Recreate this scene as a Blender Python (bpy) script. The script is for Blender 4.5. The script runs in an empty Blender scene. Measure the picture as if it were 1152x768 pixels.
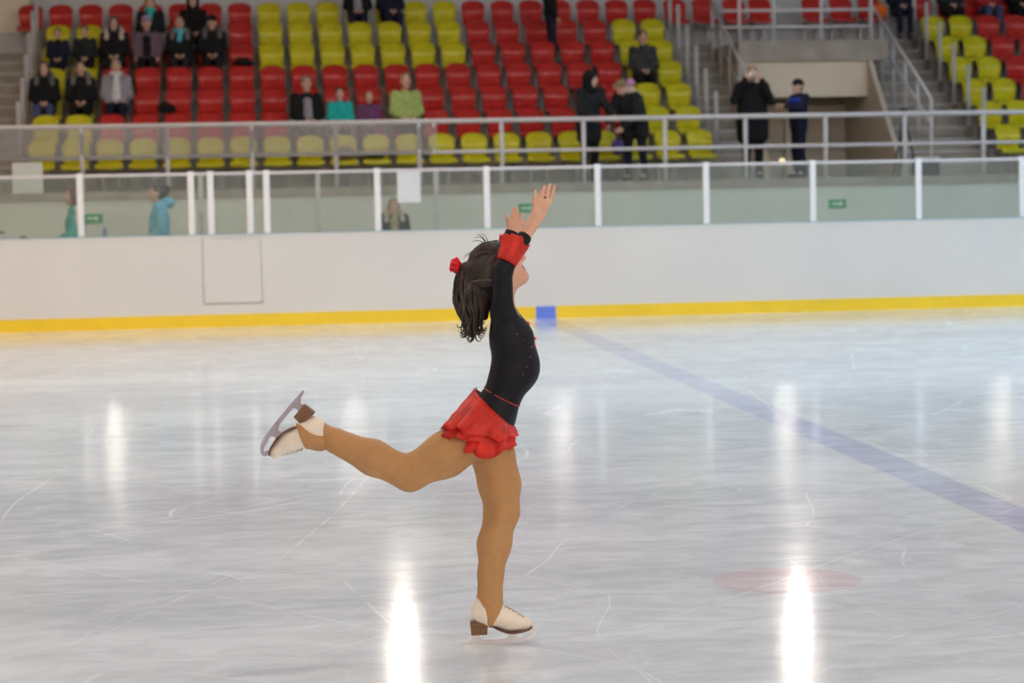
import bpy, math, random
import numpy as np
from mathutils import Vector, Matrix, Euler

random.seed(7)
RNG = np.random.default_rng(7)
SC = bpy.context.scene
COL = SC.collection

# ------------------------------------------------------------------ camera
FPX, CAM_H = 2583.0, 1.8                      # 50 mm on a 22.3 mm wide sensor, seen at 1152 px
PSI, TH, ROLL = math.atan(300/FPX), math.atan(176/FPX), math.atan(.0193)
FWD = Vector((math.sin(PSI)*math.cos(TH), math.cos(PSI)*math.cos(TH), -math.sin(TH)))
_r = Vector((math.cos(PSI), -math.sin(PSI), 0)); _u = _r.cross(FWD)
RGT = math.cos(ROLL)*_r - math.sin(ROLL)*_u
UPV = math.sin(ROLL)*_r + math.cos(ROLL)*_u
CAMP = Vector((0, 0, CAM_H))
cd = bpy.data.cameras.new('camera'); cam = bpy.data.objects.new('camera', cd); COL.objects.link(cam)
cam.matrix_world = Matrix((( RGT.x, UPV.x, -FWD.x, CAMP.x), (RGT.y, UPV.y, -FWD.y, CAMP.y), (RGT.z, UPV.z, -FWD.z, CAMP.z), (0,0,0,1)))
cd.sensor_width = 22.3; cd.lens = 50.0; cd.clip_end = 200
cd.dof.use_dof = True; cd.dof.focus_distance = 8.98; cd.dof.aperture_fstop = 2.4
SC.camera = cam

# ------------------------------------------------------------------ world, exposure
w = bpy.data.worlds.new('hall_ambient'); SC.world = w; w.use_nodes = True
w.node_tree.nodes['Background'].inputs[0].default_value = (.5, .5, .5, 1)
w.node_tree.nodes['Background'].inputs[1].default_value = .02
SC.view_settings.view_transform = 'Standard'; SC.view_settings.look = 'None'
SC.view_settings.gamma = 1.0; SC.view_settings.use_curve_mapping = False
SC.view_settings.exposure = 0.0
SC.cycles.use_denoising = True
SC.cycles.max_bounces = 8; SC.cycles.transparent_max_bounces = 16
SC.cycles.sample_clamp_indirect = 60; SC.cycles.blur_glossy = 0.0

LAMP = 266.0                                   # radiance of a lamp's diffuser
WARM, MILD, COOL, PINK, AMBER, CREAM = (1.0, .80, .56), (1.0, .90, .80), (.54, .87, 1.18), (1.0, .86, .80), (1.0, .54, .22), (1.0, .78, .56)

def at(px, py, y):
    "the point of the vertical plane at depth y that the photograph shows at px, py"
    d = FWD + RGT*((px-576)/FPX) + UPV*((384-py)/FPX)
    return CAMP + d*(y/d.y)

# ------------------------------------------------------------------ materials
def nt(m):
    m.use_nodes = True
    return m.node_tree, m.node_tree.nodes, m.node_tree.links
MATS = {}
def mat(name, col, rough=.6, metal=0., var=.12, scale=12., bump=0., bscale=60., spec=.5, sheen=0., stretch=None, trans=0.):
    if name in MATS: return MATS[name]
    m = bpy.data.materials.new(name); t, N, L = nt(m)
    b = N['Principled BSDF']
    tc = N.new('ShaderNodeTexCoord'); mp = N.new('ShaderNodeMapping')
    if stretch: mp.inputs['Scale'].default_value = stretch
    L.new(tc.outputs['Object'], mp.inputs['Vector'])
    n = N.new('ShaderNodeTexNoise'); n.inputs['Scale'].default_value = scale; n.inputs['Detail'].default_value = 4
    L.new(mp.outputs[0], n.inputs['Vector'])
    r = N.new('ShaderNodeValToRGB')
    r.color_ramp.elements[0].position = .3; r.color_ramp.elements[1].position = .7
    r.color_ramp.elements[0].color = (*[c*(1-var) for c in col], 1)
    r.color_ramp.elements[1].color = (*[min(1, c*(1+var)) for c in col], 1)
    L.new(n.outputs['Fac'], r.inputs['Fac']); L.new(r.outputs['Color'], b.inputs['Base Color'])
    b.inputs['Roughness'].default_value = rough; b.inputs['Metallic'].default_value = metal
    b.inputs['Specular IOR Level'].default_value = spec
    if sheen: b.inputs['Sheen Weight'].default_value = sheen
    if bump:
        n2 = N.new('ShaderNodeTexNoise'); n2.inputs['Scale'].default_value = bscale; n2.inputs['Detail'].default_value = 5
        L.new(mp.outputs[0], n2.inputs['Vector'])
        bp = N.new('ShaderNodeBump'); bp.inputs['Strength'].default_value = bump; bp.inputs['Distance'].default_value = .01
        L.new(n2.outputs['Fac'], bp.inputs['Height']); L.new(bp.outputs[0], b.inputs['Normal'])
    if trans:
        tr = N.new('ShaderNodeBsdfTranslucent'); mx = N.new('ShaderNodeMixShader'); mx.inputs[0].default_value = trans
        L.new(r.outputs['Color'], tr.inputs['Color']); L.new(b.outputs[0], mx.inputs[1]); L.new(tr.outputs[0], mx.inputs[2])
        L.new(mx.outputs[0], N['Material Output'].inputs['Surface'])
    MATS[name] = m; return m

def glass_mat(name, tint, haze, haze_col=(.8, .82, .8), rough=.03):
    m = bpy.data.materials.new(name); t, N, L = nt(m); N.clear()
    o = N.new('ShaderNodeOutputMaterial'); tr = N.new('ShaderNodeBsdfTransparent'); tr.inputs[0].default_value = (*tint, 1)
    gl = N.new('ShaderNodeBsdfGlossy'); gl.inputs['Roughness'].default_value = rough
    fr = N.new('ShaderNodeFresnel'); fr.inputs['IOR'].default_value = 1.5
    df = N.new('ShaderNodeBsdfDiffuse'); df.inputs[0].default_value = (*haze_col, 1)
    ns = N.new('ShaderNodeTexNoise'); ns.inputs['Scale'].default_value = 1.5; ns.inputs['Detail'].default_value = 6
    mr = N.new('ShaderNodeMapRange'); mr.inputs['To Min'].default_value = haze*.7; mr.inputs['To Max'].default_value = haze*1.3
    L.new(ns.outputs['Fac'], mr.inputs['Value'])
    m1 = N.new('ShaderNodeMixShader'); m2 = N.new('ShaderNodeMixShader')
    L.new(mr.outputs[0], m1.inputs[0]); L.new(tr.outputs[0], m1.inputs[1]); L.new(df.outputs[0], m1.inputs[2])
    L.new(fr.outputs[0], m2.inputs[0]); L.new(m1.outputs[0], m2.inputs[1]); L.new(gl.outputs[0], m2.inputs[2])
    L.new(m2.outputs[0], o.inputs['Surface'])
    return m

def ice_mat(name, tint, amount):
    "frosted, skated ice over white paint; tint shows through by amount"
    m = bpy.data.materials.new(name); t, N, L = nt(m); b = N['Principled BSDF']
    tc = N.new('ShaderNodeNewGeometry')
    def noise(sx, sy, scale, detail=5, rough=.55, dist=0.):
        mp = N.new('ShaderNodeMapping'); mp.inputs['Scale'].default_value = (sx, sy, 1)
        L.new(tc.outputs['Position'], mp.inputs['Vector'])
        n = N.new('ShaderNodeTexNoise'); n.inputs['Scale'].default_value = scale; n.inputs['Detail'].default_value = detail
        n.inputs['Roughness'].default_value = rough; n.inputs['Distortion'].default_value = dist
        L.new(mp.outputs[0], n.inputs['Vector']); return n.outputs['Fac']
    def rng(v, a, b_, c, d):
        r = N.new('ShaderNodeMapRange'); r.inputs[1].default_value = a; r.inputs[2].default_value = b_
        r.inputs[3].default_value = c; r.inputs[4].default_value = d; L.new(v, r.inputs[0]); return r.outputs[0]
    def mth(op, a, b_=None):
        x = N.new('ShaderNodeMath'); x.operation = op
        for i, v in enumerate((a, b_)):
            if v is None: continue
            if isinstance(v, (int, float)): x.inputs[i].default_value = v
            else: L.new(v, x.inputs[i])
        return x.outputs[0]
    def mix(f, a, b_):
        x = N.new('ShaderNodeMix'); x.data_type = 'RGBA'
        if isinstance(f, (int, float)): x.inputs[0].default_value = f
        else: L.new(f, x.inputs[0])
        for i, v in ((6, a), (7, b_)):
            if isinstance(v, tuple): x.inputs[i].default_value = (*v, 1)
            else: L.new(v, x.inputs[i])
        return x.outputs[2]
    broad = noise(.16, .42, 1.0, 4)
    fine = noise(1.1, 2.1, 2.2, 8, .66, 1.0)
    frost = rng(mth('ADD', mth('MULTIPLY', broad, .55), mth('MULTIPLY', fine, .45)), .41, .58, 0, 1)
    base = mix(frost, ICE_DARK, ICE_LIGHT)
    # blade marks: thin curved lines, broken up
    def marks(scale, width, warp, seed):
        mp = N.new('ShaderNodeMapping'); mp.inputs['Location'].default_value = (seed, seed*.7, 0); mp.inputs['Rotation'].default_value = (0, 0, seed)
        L.new(tc.outputs['Position'], mp.inputs['Vector'])
        wn = N.new('ShaderNodeTexNoise'); wn.inputs['Scale'].default_value = scale*.6; wn.inputs['Detail'].default_value = 1
        L.new(mp.outputs[0], wn.inputs['Vector'])
        add = N.new('ShaderNodeMix'); add.data_type = 'VECTOR'; add.inputs[0].default_value = warp
        L.new(mp.outputs[0], add.inputs[4]); L.new(wn.outputs['Color'], add.inputs[5])
        v = N.new('ShaderNodeTexVoronoi'); v.feature = 'DISTANCE_TO_EDGE'; v.inputs['Scale'].default_value = scale
        L.new(add.outputs[1], v.inputs['Vector'])
        return rng(v.outputs['Distance'], 0, width, 1, 0)
    mask = rng(noise(1, 1, 1.7, 3), .34, .52, 0, 1)
    mask2 = rng(noise(1, 1, 2.9, 3), .38, .54, 0, 1)
    sc = mth('MAXIMUM', mth('MULTIPLY', marks(.45, .0022, .35, 1.3), mask), mth('MULTIPLY', marks(.8, .0035, .4, 4.1), mask2))
    sc = mth('MAXIMUM', sc, mth('MULTIPLY', marks(.3, .0018, .3, 7.7), mask2))
    sc = mth('MAXIMUM', sc, mth('MULTIPLY', mth('MULTIPLY', marks(1.25, .0045, .45, 2.6), mask), .45))
    speck = rng(noise(1, 1, 34, 2), .73, .78, 0, 1)
    sc = mth('MINIMUM', mth('MAXIMUM', sc, mth('MULTIPLY', speck, .8)), 1.0)
    if amount:
        base = mix(mth('MULTIPLY', rng(frost, 0, 1, 1.0, .72), amount), base, tint)
    base = mix(mth('MULTIPLY', sc, .6), base, (.93, .95, .97))
    L.new(base, b.inputs['Base Color'])
    rough = mth('ADD', rng(fine, .35, .65, .092, .15), mth('MULTIPLY', sc, .12))
    L.new(rough, b.inputs['Roughness']); b.inputs['IOR'].default_value = 1.31
    bp = N.new('ShaderNodeBump'); bp.inputs['Strength'].default_value = .4; bp.inputs['Distance'].default_value = .0012
    h = mth('ADD', mth('MULTIPLY', noise(1, 1, 26, 4), .6), mth('MULTIPLY', sc, .25))
    L.new(h, bp.inputs['Height']); L.new(bp.outputs[0], b.inputs['Normal'])
    return m
ICE_DARK, ICE_LIGHT = (.63, .665, .70), (.84, .875, .90)

# ------------------------------------------------------------------ object helpers
def link(o, parent=None):
    COL.objects.link(o)
    if parent is not None: o.parent = parent
    return o
def raw_mesh(name, V, polys, smooth=True):
    me = bpy.data.meshes.new(name)
    V = np.asarray(V, dtype=np.float32)
    if isinstance(polys, np.ndarray):
        n, k = polys.shape
        me.vertices.add(len(V)); me.vertices.foreach_set('co', V.ravel())
        me.loops.add(n*k); me.loops.foreach_set('vertex_index', polys.ravel().astype(np.int32))
        me.polygons.add(n); me.polygons.foreach_set('loop_start', np.arange(0, n*k, k, dtype=np.int32))
        me.update(calc_edges=True); me.validate()
    else:
        me.from_pydata([tuple(map(float, v)) for v in V], [], [tuple(p) for p in polys]); me.update()
    if smooth:
        me.polygons.foreach_set('use_smooth', np.ones(len(me.polygons), dtype=bool))
    return me
def obj(name, me, m, parent=None):
    o = bpy.data.objects.new(name, me)
    for x in (m if isinstance(m, (list, tuple)) else [m]): me.materials.append(x)
    return link(o, parent)
def tag(o, label=None, cat=None, group=None, kind=None):
    for k, v in (('label', label), ('category', cat), ('group', group), ('kind', kind)):
        if v: o[k] = v
    return o
def thing(name, label, cat, loc=(0, 0, 0), rotz=0., group=None, kind=None, scale=1.):
    o = bpy.data.objects.new(name, None); o.empty_display_size = .1
    o.location = loc; o.rotation_euler = (0, 0, rotz); o.scale = (scale,)*3
    link(o); return tag(o, label, cat, group, kind)

class MB:
    "collects simple shapes into one mesh"
    def __init__(s): s.V, s.F = [], []
    def add(s, V, F):
        n = len(s.V); s.V += [tuple(v) for v in V]; s.F += [tuple(i+n for i in f) for f in F]; return s
    def box(s, lo, hi, bev=0.):
        x0, y0, z0 = lo; x1, y1, z1 = hi
        if not bev:
            return s.add([(x0,y0,z0),(x1,y0,z0),(x1,y1,z0),(x0,y1,z0),(x0,y0,z1),(x1,y0,z1),(x1,y1,z1),(x0,y1,z1)],
                         [(0,3,2,1),(4,5,6,7),(0,1,5,4),(1,2,6,5),(2,3,7,6),(3,0,4,7)])
        import bmesh
        bm = bmesh.new(); bmesh.ops.create_cube(bm, size=1)
        for v in bm.verts: v.co = Vector(((x0+x1)/2+v.co.x*(x1-x0), (y0+y1)/2+v.co.y*(y1-y0), (z0+z1)/2+v.co.z*(z1-z0)))
        bmesh.ops.bevel(bm, geom=bm.edges[:], offset=bev, segments=2, affect='EDGES', profile=.5)
        bm.verts.index_update(); s.add([v.co.copy() for v in bm.verts], [[v.index for v in f.verts] for f in bm.faces]); bm.free(); return s
    def tube(s, pts, r, n=8, caps=True, flat=None):
        pts = [Vector(p) for p in pts]; rs = r if isinstance(r, (list, tuple)) else [r]*len(pts)
        ref = None; rings = []
        for i, p in enumerate(pts):
            t = (pts[min(i+1, len(pts)-1)]-pts[max(i-1, 0)]).normalized()
            if ref is None:
                ref = t.orthogonal().normalized() if flat is None else Vector(flat)
            ref = (ref-t*ref.dot(t)).normalized(); b = t.cross(ref)
            rings.append([p+(ref*math.cos(a)+b*math.sin(a))*rs[i] for a in [2*math.pi*k/n for k in range(n)]])
        V = [v for rg in rings for v in rg]
        F = [(i*n+k, i*n+(k+1) % n, (i+1)*n+(k+1) % n, (i+1)*n+k) for i in range(len(pts)-1) for k in range(n)]
        if caps: F += [tuple(range(n))[::-1], tuple((len(pts)-1)*n+k for k in range(n))]
        return s.add(V, F)
    def lathe(s, prof, n=16, c=(0, 0, 0)):
        V = [(c[0]+r*math.cos(2*math.pi*k/n), c[1]+r*math.sin(2*math.pi*k/n), c[2]+z) for r, z in prof for k in range(n)]
        F = [(i*n+k, i*n+(k+1) % n, (i+1)*n+(k+1) % n, (i+1)*n+k) for i in range(len(prof)-1) for k in range(n)]
        F += [tuple(range(n))[::-1], tuple((len(prof)-1)*n+k for k in range(n))]
        return s.add(V, F)
    def sheet(s, G, th):
        "solid shell from a grid of points, th thick along the normals"
        G = [[Vector(p) for p in row] for row in G]; nu, nv = len(G), len(G[0])
        T = []
        for i in range(nu):
            for j in range(nv):
                a = G[min(i+1, nu-1)][j]-G[max(i-1, 0)][j]; b = G[i][min(j+1, nv-1)]-G[i][max(j-1, 0)]
                T.append(G[i][j]+a.cross(b).normalized()*th)
        V = [p for row in G for p in row]+T; n = nu*nv; F = []
        for i in range(nu-1):
            for j in range(nv-1):
                q = (i*nv+j, i*nv+j+1, (i+1)*nv+j+1, (i+1)*nv+j); F += [q, tuple(k+n for k in q[::-1])]
        rim = [(i, 0) for i in range(nu)]+[(nu-1, j) for j in range(1, nv)]+[(i, nv-1) for i in range(nu-2, -1, -1)]+[(0, j) for j in range(nv-2, 0, -1)]
        for k in range(len(rim)):
            a = rim[k][0]*nv+rim[k][1]; b = rim[(k+1) % len(rim)]; b = b[0]*nv+b[1]; F.append((a, b, b+n, a+n))
        return s.add(V, F)
    def mesh(s, name, smooth=False): return raw_mesh(name, s.V, s.F, smooth)
    def build(s, name, m, parent=None, smooth=False): return obj(name, s.mesh(name, smooth), m, parent)
def box_obj(name, lo, hi, m, parent=None, kind=None, label=None, bev=0.):
    o = MB().box(lo, hi, bev).build(name, m, parent); return tag(o, label, None, None, kind)

# ------------------------------------------------------------------ organic shapes: distance field -> surface nets
def _v(p): return np.array(p, dtype=np.float32)
class Field:
    def __init__(s, lo, hi, h):
        s.h = h; s.lo = _v(lo)-3*h; n = np.ceil((_v(hi)+3*h-s.lo)/h).astype(int)+1
        s.n = n; s.ax = [s.lo[i]+h*np.arange(n[i], dtype=np.float32) for i in range(3)]
        s.D = np.full(tuple(n), .5, dtype=np.float32)
    def win(s, lo, hi):
        a = np.maximum(((lo-s.lo)/s.h).astype(int), 0); b = np.minimum(((hi-s.lo)/s.h).astype(int)+2, s.n)
        if (b <= a).any(): return None
        sl = tuple(slice(a[i], b[i]) for i in range(3))
        P = [s.ax[0][sl[0]][:, None, None], s.ax[1][sl[1]][None, :, None], s.ax[2][sl[2]][None, None, :]]
        return sl, P
    def put(s, sl, d, k, sub=False):
        D = s.D[sl]
        if sub:
            d = -d; h = np.maximum(k-np.abs(D-d), 0)/k; s.D[sl] = np.maximum(D, d)+h*h*k*.25
        else:
            h = np.maximum(k-np.abs(D-d), 0)/k; s.D[sl] = np.minimum(D, d)-h*h*k*.25
    def cap(s, a, b, ra, rb=None, k=.02, sq=None, inf=0., sub=False):
        rb = ra if rb is None else rb; a, b = _v(a), _v(b); ra += inf; rb += inf
        m = max(ra, rb)*(1.0 if sq is None else max(1, 1/sq[1]))+k+3*s.h
        wn = s.win(np.minimum(a, b)-m, np.maximum(a, b)+m)
        if wn is None: return s
        sl, P = wn; ab = b-a; P = [P[i]-a[i] for i in range(3)]
        if sq is not None:
            ax, f = _v(sq[0]), sq[1]; dn = P[0]*ax[0]+P[1]*ax[1]+P[2]*ax[2]
            P = [P[i]+dn*ax[i]*(f-1) for i in range(3)]; ab = ab+ax*float(ab@ax)*(f-1)
        t = np.clip((P[0]*ab[0]+P[1]*ab[1]+P[2]*ab[2])/max(float(ab@ab), 1e-9), 0, 1)
        d = np.sqrt((P[0]-t*ab[0])**2+(P[1]-t*ab[1])**2+(P[2]-t*ab[2])**2)-(ra+(rb-ra)*t)
        s.put(sl, d, k, sub); return s
    def ell(s, c, r, rot=None, k=.02, inf=0., sub=False):
        c, r = _v(c), _v(r)+inf; m = float(r.max())+k+3*s.h
        wn = s.win(c-m, c+m)
        if wn is None: return s
        sl, P = wn; P = [P[i]-c[i] for i in range(3)]
        if rot is not None:
            M = np.array(rot, dtype=np.float32)         # columns: the ellipsoid's own axes
            P = [P[0]*M[0, i]+P[1]*M[1, i]+P[2]*M[2, i] for i in range(3)]
        k0 = np.sqrt((P[0]/r[0])**2+(P[1]/r[1])**2+(P[2]/r[2])**2)
        k1 = np.sqrt((P[0]/r[0]**2)**2+(P[1]/r[1]**2)**2+(P[2]/r[2]**2)**2)+1e-6
        s.put(sl, k0*(k0-1)/k1, k, sub); return s
    def cut(s, p, n):
        "keep the side of the plane the normal points away from"
        p, n = _v(p), _v(n); n = n/np.linalg.norm(n)
        d = (s.ax[0][:, None, None]-p[0])*n[0]+(s.ax[1][None, :, None]-p[1])*n[1]+(s.ax[2][None, None, :]-p[2])*n[2]
        s.D = np.maximum(s.D, d); return s
    def prims(s, L, inf=0.):
        for p in L:
            kw = dict(p[2]) if len(p) > 2 else {}
            (s.cap if p[0] == 'c' else s.ell)(*p[1], inf=inf, **kw)
        return s
    def net(s):
        D = s.D; S = D < 0; n = np.array(D.shape)-1
        cnt = np.zeros(tuple(n), dtype=np.uint8); offs = [(i, j, k) for i in (0, 1) for j in (0, 1) for k in (0, 1)]
        sh = lambda A, o: A[o[0]:n[0]+o[0], o[1]:n[1]+o[1], o[2]:n[2]+o[2]]
        for o in offs: cnt += sh(S, o)
        act = (cnt > 0) & (cnt < 8); I = np.argwhere(act)
        idx = np.full(tuple(n), -1, dtype=np.int32); idx[act] = np.arange(len(I), dtype=np.int32)
        val = {o: D[I[:, 0]+o[0], I[:, 1]+o[1], I[:, 2]+o[2]] for o in offs}
        P = np.zeros((len(I), 3), dtype=np.float32); c = np.zeros(len(I), dtype=np.float32)
        for a in offs:
            for ax in range(3):
                if a[ax]: continue
                b = list(a); b[ax] = 1; b = tuple(b); va, vb = val[a], val[b]
                x = (va < 0) != (vb < 0); t = np.where(x, va/np.where(x, va-vb, 1), 0)
                q = np.tile(_v(a), (len(I), 1)); q[:, ax] += t; P += q*x[:, None]; c += x
        P = s.lo+(I+P/np.maximum(c, 1)[:, None])*s.h
        Q = []
        for ax in range(3):
            u, v = (ax+1) % 3, (ax+2) % 3
            A = [slice(None)]*3; B = [slice(None)]*3; A[ax] = slice(0, -1); B[ax] = slice(1, None)
            for q in (u, v):
                A[q] = slice(1, -1); B[q] = slice(1, -1)
            x = S[tuple(A)] != S[tuple(B)]; E = np.argwhere(x)
            if not len(E): continue
            E[:, u] += 1; E[:, v] += 1
            ins = S[E[:, 0], E[:, 1], E[:, 2]]
            def cell(du, dv):
                C = E.copy(); C[:, u] -= du; C[:, v] -= dv; return idx[C[:, 0], C[:, 1], C[:, 2]]
            q = np.stack([cell(1, 1), cell(0, 1), cell(0, 0), cell(1, 0)], 1)
            q[~ins] = q[~ins][:, ::-1]; Q.append(q)
        return P.astype(np.float32), np.concatenate(Q).astype(np.int32)
def join_nets(L):
    V, Q, n = [], [], 0
    for v, q in L: V.append(v); Q.append(q+n); n += len(v)
    return np.concatenate(V), np.concatenate(Q)
def xf(v, M):
    M = np.array(M); return (v@M[:3, :3].T+M[:3, 3]).astype(np.float32)
# ------------------------------------------------------------------ colours of the hall
concrete = mat('concrete', (.33, .285, .235), .85, var=.18, scale=3, bump=.15, bscale=30)
concrete_pale = mat('painted_concrete', (.44, .42, .41), .8, var=.06, scale=2)
parapet_m = mat('parapet_paint', (.67, .675, .59), .7, var=.05, scale=1.5)
tan_wall = mat('tan_plaster', (.52, .43, .33), .85, var=.06, scale=2)
beige_panel = mat('beige_panel', (.66, .56, .43), .7, var=.04, scale=2)
grey_wall = mat('grey_wall', (.55, .53, .52), .8, var=.05, scale=1)
board_white = mat('board_plastic', (.69, .66, .615), .45, var=.02, scale=1.2, spec=.35)
kick_yellow = mat('kick_yellow', (.88, .58, .008), .42, var=.04, scale=2)
kick_blue = mat('kick_blue', (.13, .22, .74), .42, var=.04, scale=2)
cap_blue = mat('cap_teal', (.25, .42, .48), .4, var=.04)
post_white = mat('post_white', (.82, .80, .79), .4, var=.02)
rail_paint = mat('rail_paint', (.60, .565, .565), .38, var=.05)
post_grey = mat('aisle_post_paint', (.44, .42, .40), .5, var=.05)
seat_red = mat('seat_red', (.46, .020, .015), .28, var=.10, scale=6)
seat_yellow = mat('seat_yellow', (.54, .47, .006), .32, var=.10, scale=6)
steel = mat('bracket_steel', (.25, .25, .26), .45, metal=.8)
dark_metal = mat('dark_metal', (.05, .05, .055), .5, metal=.5)
ceil_m = mat('ceiling_sheet', (.62, .63, .64), .7, var=.05, scale=.5)
black_plastic = mat('black_plastic', (.02, .02, .022), .45)

YB = 30.55                                           # inner face of the far boards
YP = 34.30                                           # face of the parapet under the stand
YS = [36.30, 37.20, 38.00, 38.78, 39.56, 40.34, 41.10]      # top of the seat backs, row by row
FZ = [1.82+.41*k for k in range(7)]                         # the floor each row stands on
X0, X1, Z1, YN, YF = -17.0, 30.5, 10.5, -31.0, 41.9

# ------------------------------------------------------------------ room shell
ice = MB().add([(X0, .5, 0), (X1, .5, 0), (X1, YB, 0), (X0, YB, 0)], [(0, 1, 2, 3)]).build('floor', ice_mat('ice', (.8, .8, .8), 0))
tag(ice, 'skated white ice sheet with frost and blade marks', None, None, 'structure')
box_obj('floor', (X0, YB+.06, -.3), (X1, YP, .18), concrete, kind='structure', label='raised concrete strip behind the far rink boards')
box_obj('floor', (X0, YN, -.3), (X1, .40, -.002), concrete, kind='structure', label='concrete floor behind the near side of the rink')
box_obj('ceiling', (X0, YN, Z1), (X1, YF+.3, Z1+.2), ceil_m, kind='structure')
box_obj('wall_back', (X0, YF, 0), (X1, YF+.3, Z1), grey_wall, kind='structure', label='pale grey wall behind the top row of seats')
box_obj('wall_near', (X0, YN-.3, 0), (X1, YN, Z1), grey_wall, kind='structure')
box_obj('wall_left', (X0-.3, YN, 0), (X0, YF, Z1), grey_wall, kind='structure')
box_obj('wall_right', (X1, YN, 0), (X1+.3, YF, Z1), grey_wall, kind='structure')
# painted under the ice
lx = 4.012
bl = MB().add([(lx-.145, .5, .001), (lx+.145, .5, .001), (lx+.145, YB-.001, .001), (lx-.145, YB-.001, .001)], [(0, 1, 2, 3)]).build('blue_line', ice_mat('ice_blue', (.30, .33, .68), .44))
tag(bl, 'pale blue line painted under the ice across the rink', None, None, 'structure')
c = (2.39, 10.03); rr = .335
V = [(c[0]+rr*math.cos(a), c[1]+rr*math.sin(a), .001) for a in [2*math.pi*k/40 for k in range(40)]]
fs = MB().add(V, [tuple(range(40))]).build('faceoff_spot', ice_mat('ice_red', (.78, .36, .38), .30))
tag(fs, 'faded red round spot under the ice', None, None, 'structure')

# ------------------------------------------------------------------ rink boards: white face, yellow kick plate, teal cap, a gate
rb = thing('rink_boards', 'white rink boards with yellow kick plate on the far side of the ice', None, (0, YB, 0), kind='structure')
gx0, gx1 = at(229, 310, YB).x, at(294, 310, YB).x
def board(name, x0, x1, z0, z1, y0, y1, m, par=rb): return box_obj(name, (x0, y0, z0), (x1, y1, z1), m, par)
for x0, x1 in ((X0, gx0-.012), (gx1+.012, X1)):
    board('board_face', x0, x1, .15, 1.19, 0, .06, board_white)
board('board_face', gx0-.012, gx1+.012, .15, .30, 0, .06, board_white)
gate = board('gate', gx0, gx1, .315, 1.19, .004, .06, board_white); gate['label'] = 'gate leaf outlined in the white boards'
for x in (gx0+.12, gx1-.12): MB().box((x-.03, .06, .5), (x+.03, .10, .62)).build('hinge', dark_metal, gate)
bx0, bx1 = 3.876, 4.152
board('kick_plate', X0, bx0, 0, .168, -.012, .05, kick_yellow)
board('kick_plate', bx1, X1, 0, .168, -.012, .05, kick_yellow)
km = board('kick_plate', bx0, bx1, 0, .168, -.012, .05, kick_blue); km['label'] = 'blue section of the kick plate where the blue line meets the boards'
board('cap_rail', X0, X1, 1.19, 1.215, -.01, .09, board_white)
board('cap_edge', X0, X1, 1.215, 1.228, .0, .08, cap_blue)

# glass above the boards: panes between white stanchions
pane_m = glass_mat('rink_glass', (.93, .965, .94), .085, (.74, .80, .74))
gb = thing('glass_barrier', 'clear rink glass held by white stanchions above the far boards', None, (0, YB+.04, 1.228), kind='structure')
sx = [at(p, 225, YB).x for p in (90, 215, 237, 281, 300, 425, 548, 673, 795, 915, 1034, 1150.5)]
xs = [sx[0]-1.5*k for k in range(8, 0, -1)]+sx+[sx[-1]+1.48*k for k in range(1, 9)]
pst = None
for x in xs:
    if pst is None:
        pst = MB().box((-.042, -.03, 0), (.042, .03, .83), .008).build('stanchion', post_white, gb); o = pst
    else:
        o = pst.copy(); link(o, gb)
    o.location = (x, 0, 0)
for a, b in zip(xs[:-1], xs[1:]):
    MB().box((a+.043, -.006, 0), (b-.043, .006, .775)).build('glass_pane', pane_m, gb)
    MB().box((a+.043, -.014, .775), (b-.043, .014, .815)).build('top_trim', rail_paint, gb)
for p, dy in ((226, .9), (358, 1.0), (491, 1.0)):         # slimmer posts of the bench screen behind
    q = at(p, 230, YB+dy)
    t = MB().box((-.032, -.025, .18), (.032, .025, 2.0), .006).build('screen_post', rail_paint)
    t.location = (q.x, YB+dy, 0)
    tag(t, {226: 'slim grey post between the two white stanchions of the gate', 358: 'slim grey post behind the glass left of the blank notice', 491: 'slim grey post behind the glass right of the blank notice'}[p], 'post')

# ------------------------------------------------------------------ stand: parapet, platform, tiers, aisles, portal
box_obj('wall_parapet', (X0, YP, 0), (X1, YP+.14, FZ[0]-.14), parapet_m, kind='structure', label='pale green painted wall under the stand, behind the glass')
plat = box_obj('floor_platform', (X0, YP-.01, FZ[0]-.14), (X1, YF, FZ[0]), concrete, kind='structure', label='concrete walkway in front of the lowest seats')
XL, XM0, XM1, XR0, XR1 = -3.46, 7.72, 8.52, 10.66, 12.18      # aisle | seats | stair | portal | stair | seats
def tiers(name, x0, x1, label):
    r = thing(name, label, None, (0, 0, 0), kind='structure')
    for k in range(1, 7):
        y0 = YS[k]-.62; y1 = YS[k+1]-.62 if k < 6 else YF
        box_obj('tier', (x0, y0, FZ[0]), (x1, y1, FZ[k]), concrete, r)
    return r
tiers('seating_tiers', XL, XM0, 'stepped concrete tiers carrying the large block of red and yellow seats')
tiers('seating_tiers', XR1, X1, 'stepped concrete tiers carrying the seats at the far right')
def aisle(x0, x1, label, top=12):
    r = thing('aisle_stairs', label, None, (0, 0, 0), kind='structure')
    n = 12
    for k in range(n):
        y0 = YS[1]-.62+k*.39; z = FZ[0]+.205*(k+1)
        box_obj('stair_step', (x0, y0, FZ[0]), (x1, y0+.39 if k < n-1 else YF, z), concrete, r)
        box_obj('nosing', (x0, y0-.012, z-.03), (x1, y0+.03, z+.004), concrete_pale, r)
    return r
aisle(-5.9, XL-.003, 'concrete aisle steps at the far left of the stand')
aisle(XM0+.003, XM1-.1, 'concrete aisle steps left of the stand doorway')
aisle(XR0+.083, XR1-.003, 'concrete aisle steps right of the stand doorway')
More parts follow.
